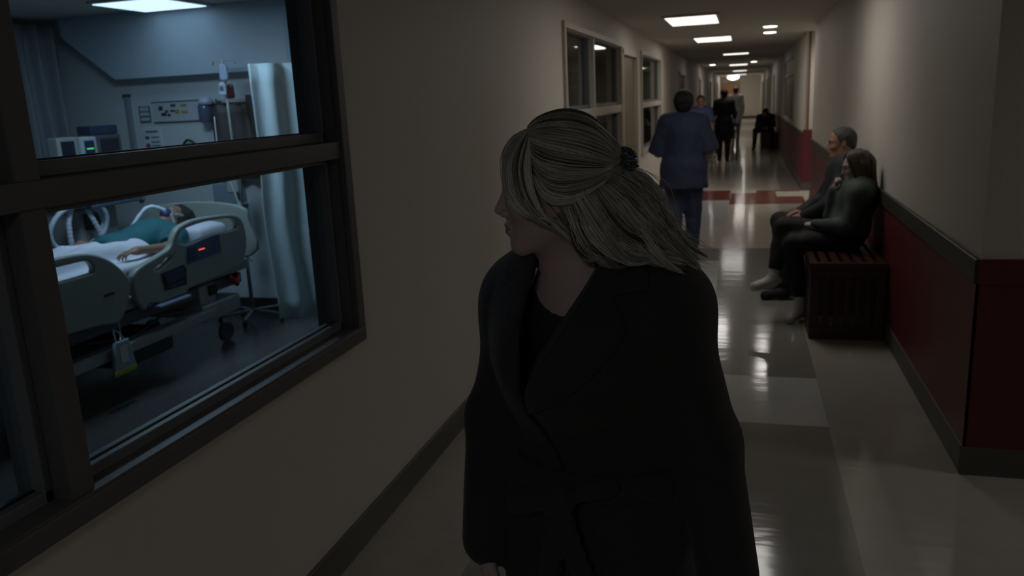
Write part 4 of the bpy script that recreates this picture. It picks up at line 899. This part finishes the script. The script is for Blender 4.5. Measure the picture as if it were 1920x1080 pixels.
# --- seated woman
GRN = mat('dark_green_jacket', (.045, .064, .055), .75, var=.15, bump=.35, bscale=16)
def hair_long_side(child, J, P, R, s):
    F = Field().ell(P(-.016, 0, .030), s*V3(.112, .090, .098), R)
    for b in (-1, 1):
        F.cone(P(-.03, b*.066, .01), P(-.035, b*.085, -.16), .036, .030, .03); F.cone(P(-.035, b*.085, -.16), P(-.01, b*.095, -.29), .030, .016, .02)
        F.cone(P(.03, b*.066, .03), P(.015, b*.080, -.13), .018, .018, .02); F.cone(P(.015, b*.080, -.13), P(.035, b*.085, -.27), .018, .008, .02)
    F.cone(P(-.075, 0, .0), P(-.085, 0, -.20), .055, .05, .04)
    F.cut(P(.055, 0, .065), R @ V3(1, 0, -.62), .01)
    F.cone(P(.065, -.035, -.03), P(.065, .035, -.03), .058, k=.012, sub=True)
    child('hair', F.mesh(.005, disp=folds(.0035, 110, 8, None)), HAIR_BR, smooth_it=1)
J = dict(head=(.765, 6.15, 1.090), hf=(-1, -.10, -.12), hu=(-.12, 0, 1), neck=(.80, 6.15, .965), pelvis=(.735, 6.15, .66),
         shL=(.775, 5.99, .910), shR=(.775, 6.32, .910), elL=(.70, 5.95, .70), elR=(.635, 6.29, .72), wrL=(.50, 6.10, .685), wrR=(.640, 6.225, .928), cuR=(1.15,), hdL=(-.8, .6, 0), hnL=(0, 0, -1), htL=(0, 1, 0), hdR=(.02, -.45, 1), hnR=(.95, -.2, .1), htR=(.2, -1, .3),
         hiL=(.74, 6.08, .60), hiR=(.74, 6.23, .60), knL=(.35, 6.05, .555), knR=(.29, 6.13, .665), anL=(.42, 6.02, .115), anR=(.225, 6.02, .33), toL=(.345, 5.93, .032), toR=(.10, 5.98, .255))
SEATED = bw, P, R_, ch = build_person('woman with long brown hair and green jacket seated cross-legged, hand at her mouth', J, (.62, 6.15, 0), s=.93, wd=1.08, skin=SKIN_L, top=GRN, sleeve=1.0, bottom=BLACKC, shoes=WSHOE, shoe_sole=GSOLE, socks=mat('white_sock', (.50, .52, .52), .8), hair=hair_long_side, loose=.024, fold=.012, vox=.008, hvox=.0038, seed=23, topname='jacket', pant_hem=.78, neckline=.062)
gl = MB()
for b in (-1, 1):
    gl.tube([tuple(P(.094, b*.030+.021*math.cos(t), .0+.017*math.sin(t))-V3(.62, 6.15, 0)) for t in np.linspace(0, 2*PI, 17)], .0016, 6, False); gl.tube([tuple(P(.094, b*.051, .002)-V3(.62, 6.15, 0)), tuple(P(.0, b*.078, .004)-V3(.62, 6.15, 0))], .0016, 6)
gl.tube([tuple(P(.095, -.009, .004)-V3(.62, 6.15, 0)), tuple(P(.095, .009, .004)-V3(.62, 6.15, 0))], .0016, 6)
gl.build('glasses', M_BLK, bw)
# --- patient in the bed
def hair_lying(child, J, P, R, s):
    F = Field().ell(P(-.022, 0, .045), s*V3(.106, .096, .110), R); F.ell(P(-.05, .03, -.02), s*V3(.06, .07, .09), R, .04); F.ell(P(-.04, .05, .08), s*V3(.07, .06, .07), R, .04)
    F.cut(P(.050, 0, .05), R @ V3(1, 0, -.30), .012)
    child('hair', F.mesh(.006, disp=folds(.006, 80, 4)), HAIR_BK, smooth_it=1)
GOWN = mat('teal_gown', (.012, .115, .135), .75, var=.12, scale=8, bump=.3, bscale=14)
J = dict(head=(-4.0, 4.985, .925), hf=(.10, -.45, 1), hu=(0, 1, .40), neck=(-4.0, 4.85, .865), pelvis=(-4.02, 4.36, .785),
         shL=(-3.83, 4.79, .835), shR=(-4.18, 4.79, .835), elL=(-3.71, 4.53, .80), elR=(-4.30, 4.53, .80), wrL=(-3.73, 4.27, .83), wrR=(-4.20, 4.30, .86), hdL=(-.2, -1, 0), hnL=(0, 0, -1), htL=(-1, 0, 0), hdR=(.4, -1, 0), hnR=(0, 0, -1), htR=(1, 0, 0),
         hiL=(-3.93, 4.33, .79), hiR=(-4.11, 4.33, .79), knL=(-3.93, 3.98, .80), knR=(-4.07, 3.98, .80), anL=(-3.94, 3.58, .77), anR=(-4.06, 3.58, .77), toL=(-3.93, 3.53, .80), toR=(-4.07, 3.53, .80))
bp, P, R_, ch = build_person('patient lying in the bed in a teal gown with a breathing mask and hose', J, (-4.0, 4.4, .74), wd=1.0, skin=SKIN_M, top=GOWN, sleeve=.42, hair=hair_lying, loose=.016, fold=.009, vox=.009, hvox=.005, seed=29, topname='gown', neckline=.062)
M_MASK = mat('blue_mask', (.04, .06, .15), .4); O_ = V3(-4.0, 4.4, .74)
F = Field().ell(P(.085, 0, -.050), V3(.035, .038, .045), R_); ch('breathing_mask', F.mesh(.005), M_MASK)
F = Field().cone(P(.06, .058, -.02), P(.02, .075, .03), .012).cone(P(.075, .045, -.05), P(.03, .070, -.085), .013); ch('mask_strap', F.mesh(.005), mat('white_strap', (.28, .31, .36), .6))
hs = empty('patient_hose', (-4.0, 4.4, .74), label='pale breathing hose running from the patient\'s mask down to the ventilator side', cat='hose')
c0 = P(.125, 0, -.06)-O_
pp = crom([tuple(c0), (c0[0]-.06, c0[1]-.10, c0[2]+.02), (-.13, .20, .115), (-.20, .0, .10), (-.30, -.14, .09), (-.44, -.2, .07)], 10)
MB().tube(pp, [.014*(1+.15*math.sin(i*2.0)) for i in range(len(pp))], 8).build('corrugated_tube', M_HOSE, hs, True)
MB().tube([tuple(P(.10, 0, -.055)-O_), tuple(c0)], .019, 10).build('connector', mat('white_connector', (.55, .6, .68), .4), hs)
# ------------------------------------------------------------------ the woman in the foreground
OW = V3(-.29, 1.36, 0); TH = math.radians(12.1)
E1 = V3(math.cos(TH), math.sin(TH), 0); ED = V3(-math.sin(TH), math.cos(TH), 0)
def Wp(u, v, z): return OW+E1*u+ED*v+V3(0, 0, z)
def Wd(u, v, z): return E1*u+ED*v+V3(0, 0, z)
HS = .97
J = dict(head=Wp(-.018, .0, 1.503), hf=Wd(-1, .05, -.03), hu=Wd(-.03, 0, 1), neck=Wp(.012, .030, 1.365), pelvis=Wp(.05, .06, .90),
         shL=Wp(.164, -.050, 1.292), shR=Wp(-.080, .105, 1.272), elL=Wp(.230, -.045, 1.05), elR=Wp(-.150, .10, 1.05), wrL=Wp(.262, -.12, .82), wrR=Wp(-.172, .02, .81),
         hdL=Wd(.02, -.2, -1), hdR=Wd(-.05, -.2, -1), hnL=Wd(-1, -.3, 0), hnR=Wd(1, 0, 0), htL=Wd(-.4, -1, 0), htR=Wd(.4, -1, 0),
         hiL=Wp(.12, .03, .86), hiR=Wp(-.02, .09, .86), knL=Wp(.11, -.09, .48), knR=Wp(-.01, .07, .46), anL=Wp(.115, -.15, .10), anR=Wp(-.02, .27, .14), toL=Wp(.05, -.31, .045), toR=Wp(-.09, .16, .035))
M_COAT = mat('dark_wool_coat', (.025, .0215, .0215), .85, var=.25, scale=40, bump=.35, bscale=220, sheen=.06)
M_LAPEL = M_COAT
M_KNIT = mat('charcoal_knit_top', (.016, .014, .017), .8, var=.15, bump=.3, bscale=150)
WOM = build_person('woman with half-up blonde hair in a dark wool coat, foreground, looking in through the window', J, (-.26, 1.40, 0), s=HS, wd=.98, skin=SKIN_L, top=None, bottom=mat('black_trousers', (.012, .012, .014), .8), shoes=BLACKC, vox=.008, hvox=.0026, seed=31)
wb, P, HR, ch = WOM; WL = V3(-.26, 1.40, 0)
# knit top with a scoop neck
F = Field(); trunk(F, {k: np.array(v) for k, v in J.items()}, HS, .98, .007, .04); RT = None
F.ell(Wp(-.012, -.060, 1.352), V3(.056, .105, .062), np.stack([E1, ED, V3(0, 0, 1)], 1), .006, True); F.cone(Wp(.0, .03, 1.33), Wp(.0, .02, 1.45), .066, k=.01, sub=True)
F.cut(Wp(0, 0, .80), (0, 0, -1), .01)
ch('knit_top', F.mesh(.006, disp=folds(.002, 30, 2)), M_KNIT, smooth_it=2)
ch('strap', Field().cone(Wp(-.066, -.055, 1.345), Wp(-.054, -.045, 1.372), .0025, k=.01).mesh(.002), mat('white_strap2', (.45, .47, .48), .6))
# ---- coat volumes
def polysd(px, pz, poly):
    P_ = np.array(poly); n = len(P_); d = np.full(np.broadcast(px, pz).shape, 1e9, np.float32); sg = np.ones(d.shape, bool)
    for i in range(n):
        a, b = P_[i], P_[(i+1) % n]; e = b-a; wx, wz = px-a[0], pz-a[1]; t = np.clip((wx*e[0]+wz*e[1])/(e@e), 0, 1)
        d = np.minimum(d, (wx-e[0]*t)**2+(wz-e[1]*t)**2)
        c = ((a[1] <= pz) & (b[1] > pz) & (e[0]*wz < e[1]*wx)) | ((a[1] > pz) & (b[1] <= pz) & (e[0]*wz > e[1]*wx)); sg = sg ^ c
    d = np.sqrt(d); return np.where(sg, d, -d)
def coat_field(inf):
    F = Field(); trunk(F, {k: np.array(v) for k, v in J.items()}, HS, .98, inf, .06)
    for q in 'LR':
        F.cone(J['sh'+q], J['el'+q], .058+inf-.02, .046+inf-.02, .05); F.cone(J['el'+q], lerp(J['el'+q], J['wr'+q], .93), .048+inf-.02, .043+inf-.02, .03)
    F.ell(Wp(.02, -.035, 1.22), V3(.14, .115, .13)+inf-.02, np.stack([E1, ED, V3(0, 0, 1)], 1), .05)
    for t in np.linspace(0, 1, 7):     # skirt
        F.ell(Wp(.045+.005*t, .055, .92-.40*t), V3(.165+.05*t, .135+.06*t, .12)+inf-.03, np.stack([nrm(Wd(.90, -.43, 0)), nrm(Wd(.43, .90, 0)), V3(0, 0, 1)], 1), .05)
    F.cut(Wp(0, 0, .46), (0, 0, -1), .01)
    F.cut(Wp(0, 0, 1.50), (0, 0, 1), .01)
    return F
class PF(Field):
    """field combined after evaluation with a polygon standing in the frontal plane"""
    def mesh2(s, h, fn, fine=None, bnd=None, disp=None):
        s.fn = fn; return s.mesh(h, fine=fine, bnd=bnd, disp=disp)
def uvz(x, y, z):
    dx, dy = x-OW[0], y-OW[1]; return dx*E1[0]+dy*E1[1], dx*ED[0]+dy*ED[1], z+0*dx
VOP = [(-.053, 1.404), (-.056, 1.368), (-.071, 1.329), (-.082, 1.288), (-.088, 1.217), (-.087, 1.171), (-.078, 1.126), (-.072, 1.171), (-.06, 1.213), (-.027, 1.266), (.009, 1.319), (.05, 1.378), (.038, 1.409)]
RL = [(.047, 1.378), (.006, 1.319), (-.032, 1.266), (-.071, 1.208), (-.082, 1.171), (-.078, 1.124), (-.031, 1.163), (.019, 1.205), (.069, 1.256), (.091, 1.286), (.081, 1.312), (.07, 1.339), (.124, 1.344), (.132, 1.38), (.089, 1.399)]
LLp = [(-.058, 1.361), (-.072, 1.33), (-.083, 1.288), (-.089, 1.217), (-.088, 1.174), (-.077, 1.13), (-.043, 1.062), (-.021, 1.016), (-.027, 1.001), (-.054, 1.016), (-.094, 1.055), (-.132, 1.118), (-.149, 1.193), (-.15, 1.261), (-.147, 1.326), (-.128, 1.341), (-.114, 1.379), (-.111, 1.397), (-.081, 1.407), (-.055, 1.395)]
fold_c = folds(.005, 24, 12)
def smax(a, b, k): h = np.maximum(k-np.abs(a-b), 0)/k; return np.maximum(a, b)+h*h*k*.25
_nets = nets
def mesh_with(F, h, post, bnd=None, disp=fold_c):
    global nets
    def hook(G, X, Y, Z):
        u, v, z = uvz(X[:, None, None], Y[None, :, None], Z[None, None, :]); return _nets(post(G, u, v, z).astype(np.float32), X, Y, Z)
    nets = hook
    try: return F.mesh(h, disp=disp, bnd=bnd)
    finally: nets = _nets
def post_coat(G, u, v, z):
    # neck hole and V opening, front only
    dn = np.sqrt((u-.008)**2+(v-.03)**2+0*z)-.070; cut = np.maximum(dn, 1.30-z); G = smax(G, -cut, .008)
    hollow = polysd(u[:, :, :]+0*z, z+0*u, VOP); cut = np.maximum(hollow, v+.015+0*z); G = smax(G, -cut, .006)
    # front overlap line running down from the V to the belt and to the hem
    lu = np.interp(np.clip(1.126-z, 0, .7), [0, .065, .11, .7], [-.078, -.043, -.022, .02]); dl = np.sqrt((u-lu)**2+0*v); cut = np.where((z < 1.126) & (v < 0), dl-.0022, 1.0); return smax(G, -cut, .003)
CF = coat_field(.030)
ch('coat', mesh_with(CF, .006, post_coat), M_COAT, smooth_it=1)
def post_lapel(poly, lo):
    def f(G, u, v, z):
        d2 = polysd(u+0*z, z+0*u, poly); a = G-.009; b = smax(a, d2, .006); b = np.maximum(b, v-.01+0*z); shell = -(G+.006); return smax(b, shell, .002)
    return f
bl, bh = np.array([-.75, 1.1, .95]), np.array([.1, 1.45, 1.45])
ch('lapel', mesh_with(coat_field(.030), .0045, post_lapel(RL, 0), (bl, bh)), M_LAPEL, smooth_it=1)
ch('lapel', mesh_with(coat_field(.030), .0045, post_lapel(LLp, 0), (bl, bh)), M_LAPEL, smooth_it=1)
F = Field(); cp = [(.080, -.065, 1.345), (.095, -.02, 1.365), (.09, .05, 1.380), (.05, .10, 1.385), (-.015, .11, 1.385), (-.060, .09, 1.378), (-.085, .045, 1.370), (-.088, .0, 1.360), (-.080, -.04, 1.340)]
for a, b in zip(cp[:-1], cp[1:]):
    F.cone(Wp(*a), Wp(*b), .010, k=.02); F.cone(Wp(a[0]*1.12+.0, a[1]*1.12, a[2]-.022), Wp(b[0]*1.12, b[1]*1.12, b[2]-.022), .012, k=.03)
ch('collar', F.mesh(.005), M_COAT, smooth_it=1)
# belt with a tied knot
F = Field(); Rb = np.stack([nrm(Wd(.90, -.43, 0)), nrm(Wd(.43, .90, 0)), V3(0, 0, 1)], 1)
def post_belt(G, u, v, z):
    return np.maximum(np.maximum(G-.010, -(G+.004)), np.abs(z-(.985+.12*(u*0)))-.024)
TB = Field(); trunk(TB, {k: np.array(v) for k, v in J.items()}, HS, .98, .030, .06); TB.ell(Wp(.02, -.035, 1.22), V3(.14, .115, .13)+.01, np.stack([E1, ED, V3(0, 0, 1)], 1), .05); TB.ell(Wp(.045, .055, .92), V3(.165, .135, .12), Rb, .05)
ch('belt', mesh_with(TB, .005, post_belt), M_COAT, smooth_it=1)
kx, kv, kz = -.030, -.135, .990
F = Field().ell(Wp(kx, kv, kz), V3(.024, .018, .030), k=.01)
def flat(a, b, w0, w1, th=.006, n=7):
    for t in np.linspace(0, 1, n):
        c = Wp(*(np.array(a)*(1-t)+np.array(b)*t)); F.ell(c, V3((w0+(w1-w0)*t), th, (w0+(w1-w0)*t)*.9), np.stack([E1, ED, V3(0, 0, 1)], 1), .012)
flat((kx+.01, kv, kz+.004), (kx+.085, kv+.015, kz+.014), .012, .020); flat((kx-.01, kv, kz), (kx-.070, kv+.028, kz-.02), .012, .022)
flat((kx+.005, kv-.004, kz-.012), (kx+.045, kv+.006, kz-.19), .016, .024); flat((kx-.008, kv-.002, kz-.012), (kx-.025, kv+.010, kz-.20), .016, .022)
ch('belt_knot', F.mesh(.004, disp=folds(.002, 80, 6)), M_COAT, smooth_it=1)
# ---- hair: scalp volume plus strands
M_H = [mat('blonde_strand_%s' % n, c, .38, var=.2, scale=40, spec=.5) for n, c in (('ash', (.34, .32, .27)), ('light', (.56, .53, .45)), ('dark', (.10, .09, .072)), ('pale', (.68, .65, .57)))]
M_HB = mat('dark_blonde_base', (.17, .15, .115), .6, var=.4, scale=60)
GA = [[(-.063, 1.605), (-.042, 1.621), (.002, 1.63), (.044, 1.618), (.077, 1.586), (.095, 1.554)], [(-.062, 1.602), (-.033, 1.613), (.01, 1.614), (.052, 1.598), (.077, 1.574), (.092, 1.55)], [(-.061, 1.597), (-.025, 1.599), (.022, 1.591), (.06, 1.575), (.078, 1.559), (.089, 1.547)], [(-.059, 1.589), (-.03, 1.579), (.009, 1.569), (.047, 1.557), (.068, 1.549), (.087, 1.544)], [(-.058, 1.569), (-.039, 1.551), (-.001, 1.54), (.033, 1.537), (.063, 1.537), (.085, 1.541)], [(-.054, 1.547), (-.034, 1.523), (-.002, 1.515), (.033, 1.52), (.061, 1.527), (.085, 1.537)], [(-.045, 1.526), (-.024, 1.503), (.005, 1.5), (.037, 1.509), (.063, 1.52), (.085, 1.534)]]
SA = [[.0, .0, .0, .0, .0, .0], [.022, .044, .050, .048, .036, .020], [.036, .062, .070, .064, .050, .032], [.046, .070, .080, .074, .060, .038], [.060, .079, .087, .079, .064, .038], [.066, .084, .090, .082, .066, .038], [.074, .087, .092, .084, .067, .036], [.068, .080, .088, .092, .088, .074]]
GA.append([(-.056, 1.535), (-.046, 1.508), (-.026, 1.488), (0, 1.486), (.03, 1.498), (.062, 1.514)])
GB = [[(-.014, 1.498), (-.003, 1.472), (.005, 1.441), (.011, 1.409), (.021, 1.386), (.036, 1.372)], [(.002, 1.502), (.016, 1.471), (.031, 1.435), (.046, 1.404), (.066, 1.383), (.092, 1.375)], [(.02, 1.507), (.039, 1.476), (.061, 1.439), (.084, 1.407), (.113, 1.385), (.145, 1.376)], [(.041, 1.513), (.067, 1.48), (.096, 1.442), (.126, 1.41), (.156, 1.382), (.185, 1.361)], [(.063, 1.52), (.094, 1.49), (.125, 1.452), (.152, 1.417), (.18, 1.385), (.204, 1.355)], [(.085, 1.528), (.115, 1.506), (.142, 1.475), (.163, 1.442), (.182, 1.403), (.209, 1.369)], [(.104, 1.532), (.129, 1.518), (.151, 1.492), (.164, 1.459), (.173, 1.426), (.195, 1.389)]]
SB = [[.080, .084, .086, .090, .095, .095], [.080, .086, .092, .100, .104, .100], [.078, .086, .094, .102, .104, .098], [.066, .078, .088, .095, .094, .085], [.048, .062, .074, .080, .078, .070], [.024, .038, .048, .052, .052, .048], [.004, .010, .016, .018, .016, .012]]
GC = [[(-.063, 1.603), (-.089, 1.59), (-.104, 1.562), (-.105, 1.528), (-.098, 1.496), (-.077, 1.47), (-.043, 1.458)], [(-.061, 1.6), (-.08, 1.578), (-.091, 1.549), (-.09, 1.514), (-.077, 1.483), (-.051, 1.462), (-.019, 1.459)], [(-.059, 1.595), (-.067, 1.565), (-.07, 1.531), (-.061, 1.498), (-.045, 1.473), (-.021, 1.455), (.001, 1.435)], [(-.056, 1.588), (-.056, 1.556), (-.053, 1.526), (-.048, 1.497), (-.038, 1.47), (-.018, 1.445), (.006, 1.425)]]
SC = [[.020, .036, .042, .052, .062, .074, .086], [.032, .050, .060, .070, .078, .087, .093], [.042, .064, .076, .084, .089, .094, .097], [.048, .072, .087, .092, .095, .098, .099]]
V0H = .0
def guides(G, S, mir=1): return [[(u, V0H-s*mir, z) for (u, z), s in zip(g, ss)] for g, ss in zip(G, S)]
rs = np.random.RandomState(5)
def resample(pts, n):
    P_ = [np.array(p) for p in crom(pts, 8)]; L = np.concatenate([[0], np.cumsum([np.linalg.norm(P_[i+1]-P_[i]) for i in range(len(P_)-1)])]); P_ = np.array(P_)
    t = np.linspace(0, L[-1], n); return np.stack([np.interp(t, L, P_[:, k]) for k in range(3)], 1)
SV, SF, SM = [], [], []
sum_v = [0]
MAP = [lambda X: OW+X[:, :1]*E1+X[:, 1:2]*ED+np.stack([0*X[:, 2], 0*X[:, 2], X[:, 2]], 1)-WL]
def strands(gs, count, npt=18, spread=.004, wave=.0, tail=0.0, r=.00075, clumps=24, tones=(.35, .3, .2, .15), t0=(0, .04), t1=(.94, 1.0), depth=.006, sgn=1, curl=0.0):
    R_ = [resample(g, npt*2) for g in gs]; K = len(gs); cl = np.sort(rs.rand(clumps)*(K-1)); ctone = rs.choice(4, clumps, p=tones); cph = rs.rand(clumps)*6.28; cdp = rs.randn(clumps)*depth*.6; cend = rs.randn(clumps, 3); cfr = rs.uniform(6, 10, clumps)
    for i in range(count):
        c = rs.randint(clumps); t = np.clip(cl[c]+rs.randn()*(K-1)/clumps*.75, 0, K-1.0001); a = int(t); f = t-a
        S = R_[a]*(1-f)+R_[a+1]*f
        q0 = rs.uniform(*t0); q1 = rs.uniform(*t1); tt = np.linspace(q0, q1, npt); X = np.stack([np.interp(tt, np.linspace(0, 1, len(S)), S[:, k]) for k in range(3)], 1)
        o = rs.randn(3)*spread*.5; e = (rs.randn(3)*.6+cend[c]*.8)*tail
        w1 = wave*np.sin(tt*cfr[c]+cph[c])*tt**.8; w2 = wave*.8*np.cos(tt*cfr[c]*.9+cph[c]*1.7)*tt**.8
        bell = np.sin(np.clip(tt, 0, 1)*PI)
        pinch = 1-.75*tt**2      # strands of a lock close up towards its tip
        X = X+o*((.35+.65*bell)*pinch)[:, None]+(cend[c]*tail)[None]*(tt**2.2)[:, None]+curl*(tt**4)[:, None]*np.array([.6, 0, .9+.3*cend[c, 0]])
        X[:, 0] += w1*.5; X[:, 2] += w2; X[:, 1] += w1*.8-sgn*(cdp[c]+rs.rand()*depth-depth*.3)*(.3+.7*bell)
        Wd_ = MAP[0](X)
        T = np.gradient(Wd_, axis=0); T /= np.linalg.norm(T, axis=1)[:, None]+1e-9; A = np.cross(T, V3(.3, .2, 1)); A /= np.linalg.norm(A, axis=1)[:, None]+1e-9; B = np.cross(T, A)
        rad = r*(.7+.6*rs.rand())*np.clip(1.15-tt**3*.9, .2, 1); base = sum_v[0]
        for k in range(3):
            an = 2*PI*k/3; SV.append(Wd_+(A*math.cos(an)+B*math.sin(an))*rad[:, None])
        j = np.arange(npt-1)
        for k in range(3):
            k2 = (k+1) % 3; SF.append(np.stack([base+k*npt+j, base+k*npt+j+1, base+k2*npt+j+1, base+k2*npt+j], 1))
        tone = ctone[c] if rs.rand() < .7 else rs.choice(4, p=tones); SM.append(np.full(3*(npt-1), tone)); sum_v[0] += 3*npt
strands(guides(GA, SA), 2300, t1=(.98, 1.0), spread=.0035, depth=.005, clumps=30, tones=(.40, .27, .21, .12))
strands(guides(GA, SA, -1), 700, spread=.0035, depth=.005, clumps=26, sgn=-1)
BX_ = lambda G: [[(g[0][0]-.006, g[0][1]+.014)]+g for g in G]
SX_ = lambda S: [[s_[0]-.006]+s_ for s_ in S]
strands(guides(BX_(GB), SX_(SB)), 3600, spread=.008, wave=.011, tail=.006, depth=.013, clumps=46, curl=.010, npt=26, tones=(.36, .32, .14, .18), t1=(.86, 1.0))
strands(guides(GB, SB, -1), 1500, spread=.008, wave=.007, tail=.006, depth=.013, clumps=34, curl=.010, npt=22, sgn=-1)
strands(guides(GC, SC), 950, spread=.0028, wave=.002, tail=.004, depth=.004, clumps=16, tones=(.30, .32, .16, .22), t1=(.86, 1.0))
strands(guides(GC, SC, -1), 500, spread=.003, wave=.002, tail=.004, depth=.004, clumps=14, sgn=-1)
strands(guides(GB[4:], SB[4:]), 120, spread=.02, wave=.012, tail=.014, depth=.02, clumps=60, r=.0004, curl=.02, tones=(.2, .4, .1, .3))
V_ = np.concatenate(SV); Q_ = np.concatenate(SF); M_ = np.concatenate(SM)
F = Field()
F.ell(P(-.014, 0, .032), HS*V3(.099, .080, .090), HR)
for mir in (1, -1):
    for gi, (g, ss) in enumerate(zip(GB, SB)):
        pr_ = [(u-(.024 if gi > 4 else .010 if gi > 3 else 0), -(max(s-.020, 0))*mir, z-(.008 if gi > 4 else 0)) for (u, z), s in zip(g, ss)]
        for a, b in zip(pr_[:-2], pr_[1:-1]): F.cone(Wp(*a), Wp(*b), .014, .013, .02)
    for g, ss in zip(GA[1:7], SA[1:7]):
        pr_ = [(u, -(max(s-.018, 0))*mir, z-(.008 if s < .05 else 0)) for (u, z), s in zip(g, ss)]
        for a, b in zip(pr_[1:-1], pr_[2:]): F.cone(Wp(*a), Wp(*b), .010, .008, .012)
F.ell(Wp(.030, .0, 1.560), V3(.055, .045, .042), k=.02)
F.ell(Wp(.07, .0, 1.47), V3(.05, .06, .06), k=.02)
F.cut(P(.058, 0, .055), HR @ V3(1, 0, -.35), .008)
F.cut(P(.030, 0, -.005), HR @ V3(1, 0, -.85), .010)
VB, QB = F.mesh(.004, disp=folds(.0015, 120, 3))
o = sdf_obj('hair', (VB-WL, QB), M_HB, wb, smooth_it=1)
nb = len(o.data.vertices)
# strands joined into the same hair mesh
me = o.data; va = np.empty(len(me.vertices)*3, np.float32); me.vertices.foreach_get('co', va); va = va.reshape(-1, 3)
qa = np.array([list(p.vertices) for p in me.polygons if len(p.vertices) == 4], np.int32)
allv = np.concatenate([va, V_.astype(np.float32)]); allq = np.concatenate([qa, Q_+len(va)]).astype(np.int32); mi = np.concatenate([np.zeros(len(qa)), M_+1]).astype(np.int32)
m2 = bpy.data.meshes.new('hair'); m2.vertices.add(len(allv)); m2.vertices.foreach_set('co', allv.ravel()); m2.loops.add(allq.size); m2.loops.foreach_set('vertex_index', allq.ravel())
m2.polygons.add(len(allq)); m2.polygons.foreach_set('loop_start', np.arange(0, allq.size, 4, dtype=np.int32))
for mm in [M_HB]+M_H: m2.materials.append(mm)
m2.polygons.foreach_set('material_index', mi); m2.update(calc_edges=True); m2.polygons.foreach_set('use_smooth', np.ones(len(allq), bool)); o.data = m2; bpy.data.meshes.remove(me)
# scrunchie: ruffled velvet ring
vs, fs = [], []; n1, n2 = 72, 14; c = Wp(.100, -.012, 1.543); ax = nrm(Wd(.86, -.45, .15)); a_ = nrm(np.cross(ax, V3(0, 0, 1))); b_ = np.cross(ax, a_)
for i in range(n1):
    t = 2*PI*i/n1; ruf = 1+.22*math.sin(t*9)+.12*math.sin(t*14+1); rr = .0125
    for j in range(n2):
        s_ = 2*PI*j/n2; tr = .0098*ruf*(1+.25*math.sin(5*s_+t*3))
        p = c+(a_*math.cos(t)+b_*math.sin(t))*(rr+tr*math.cos(s_))+ax*tr*1.25*math.sin(s_)+ax*.002*math.sin(t*9+1); vs.append(p-WL)
for i in range(n1):
    for j in range(n2): fs.append((i*n2+j, i*n2+(j+1) % n2, ((i+1) % n1)*n2+(j+1) % n2, ((i+1) % n1)*n2+j))
mesh_obj('scrunchie', vs, fs, mat('dark_teal_velvet', (.006, .035, .036), .6, var=.5, scale=80, sheen=.6), wb, True)
ch('earring', Field().cone(P(.000, .0865, -.038), P(.002, .0865, -.046), .0022).mesh(.0012), mat('pale_stud', (.7, .7, .72), .2, 1), smooth_it=0)

# ---- loose strands over the long hair of the seated woman (guide points: forward, side, up in the head frame)
seated, SP, SR, sch = SEATED
SV, SF, SM = [], [], []; sum_v[0] = 0; LS = V3(.62, 6.15, 0)
MAP[0] = lambda X: seated_c+.93*(X @ SR.T)-LS
seated_c = V3(.765, 6.15, 1.090)
for mir in (1, -1):
    G_ = [[(.050, .006, .118), (.082, .050, .075), (.062, .080, .0), (.045, .092, -.10), (.075, .098, -.20), (.115, .085, -.33)], [(.035, .006, .126), (.055, .060, .092), (.032, .092, .0), (.020, .104, -.10), (.060, .120, -.20), (.110, .115, -.35)],
          [(.005, .004, .132), (.015, .064, .102), (-.005, .100, .0), (-.010, .112, -.10), (.035, .140, -.19), (.095, .145, -.33)], [(-.04, .004, .132), (-.035, .064, .102), (-.045, .100, .0), (-.045, .112, -.10), (-.02, .135, -.155), (.0, .17, -.175)],
          [(-.09, .004, .110), (-.095, .050, .072), (-.098, .078, -.02), (-.095, .090, -.10), (-.105, .095, -.16), (-.125, .095, -.20)], [(-.118, .0, .06), (-.125, .025, .03), (-.128, .035, -.05), (-.122, .04, -.10), (-.13, .04, -.16), (-.14, .045, -.21)]]
    strands([[(a, b*mir, c) for a, b, c in g] for g in G_], 1000 if mir == 1 else 600, npt=16, spread=.006, wave=.004, tail=.008, depth=.0, r=.0011, clumps=30, sgn=0)
vv = np.concatenate(SV); qq = np.concatenate(SF); mm_ = np.concatenate(SM)
HB = [mat('brown_strand_%s' % n, c, .4, var=.2, scale=40) for n, c in (('mid', (.085, .055, .035)), ('warm', (.13, .085, .05)), ('deep', (.03, .02, .014)), ('tan', (.17, .12, .075)))]
o = sdf_obj('hair_strands', (vv, qq), None, seated, mats=HB, pick=lambda c: mm_, smooth_it=0)
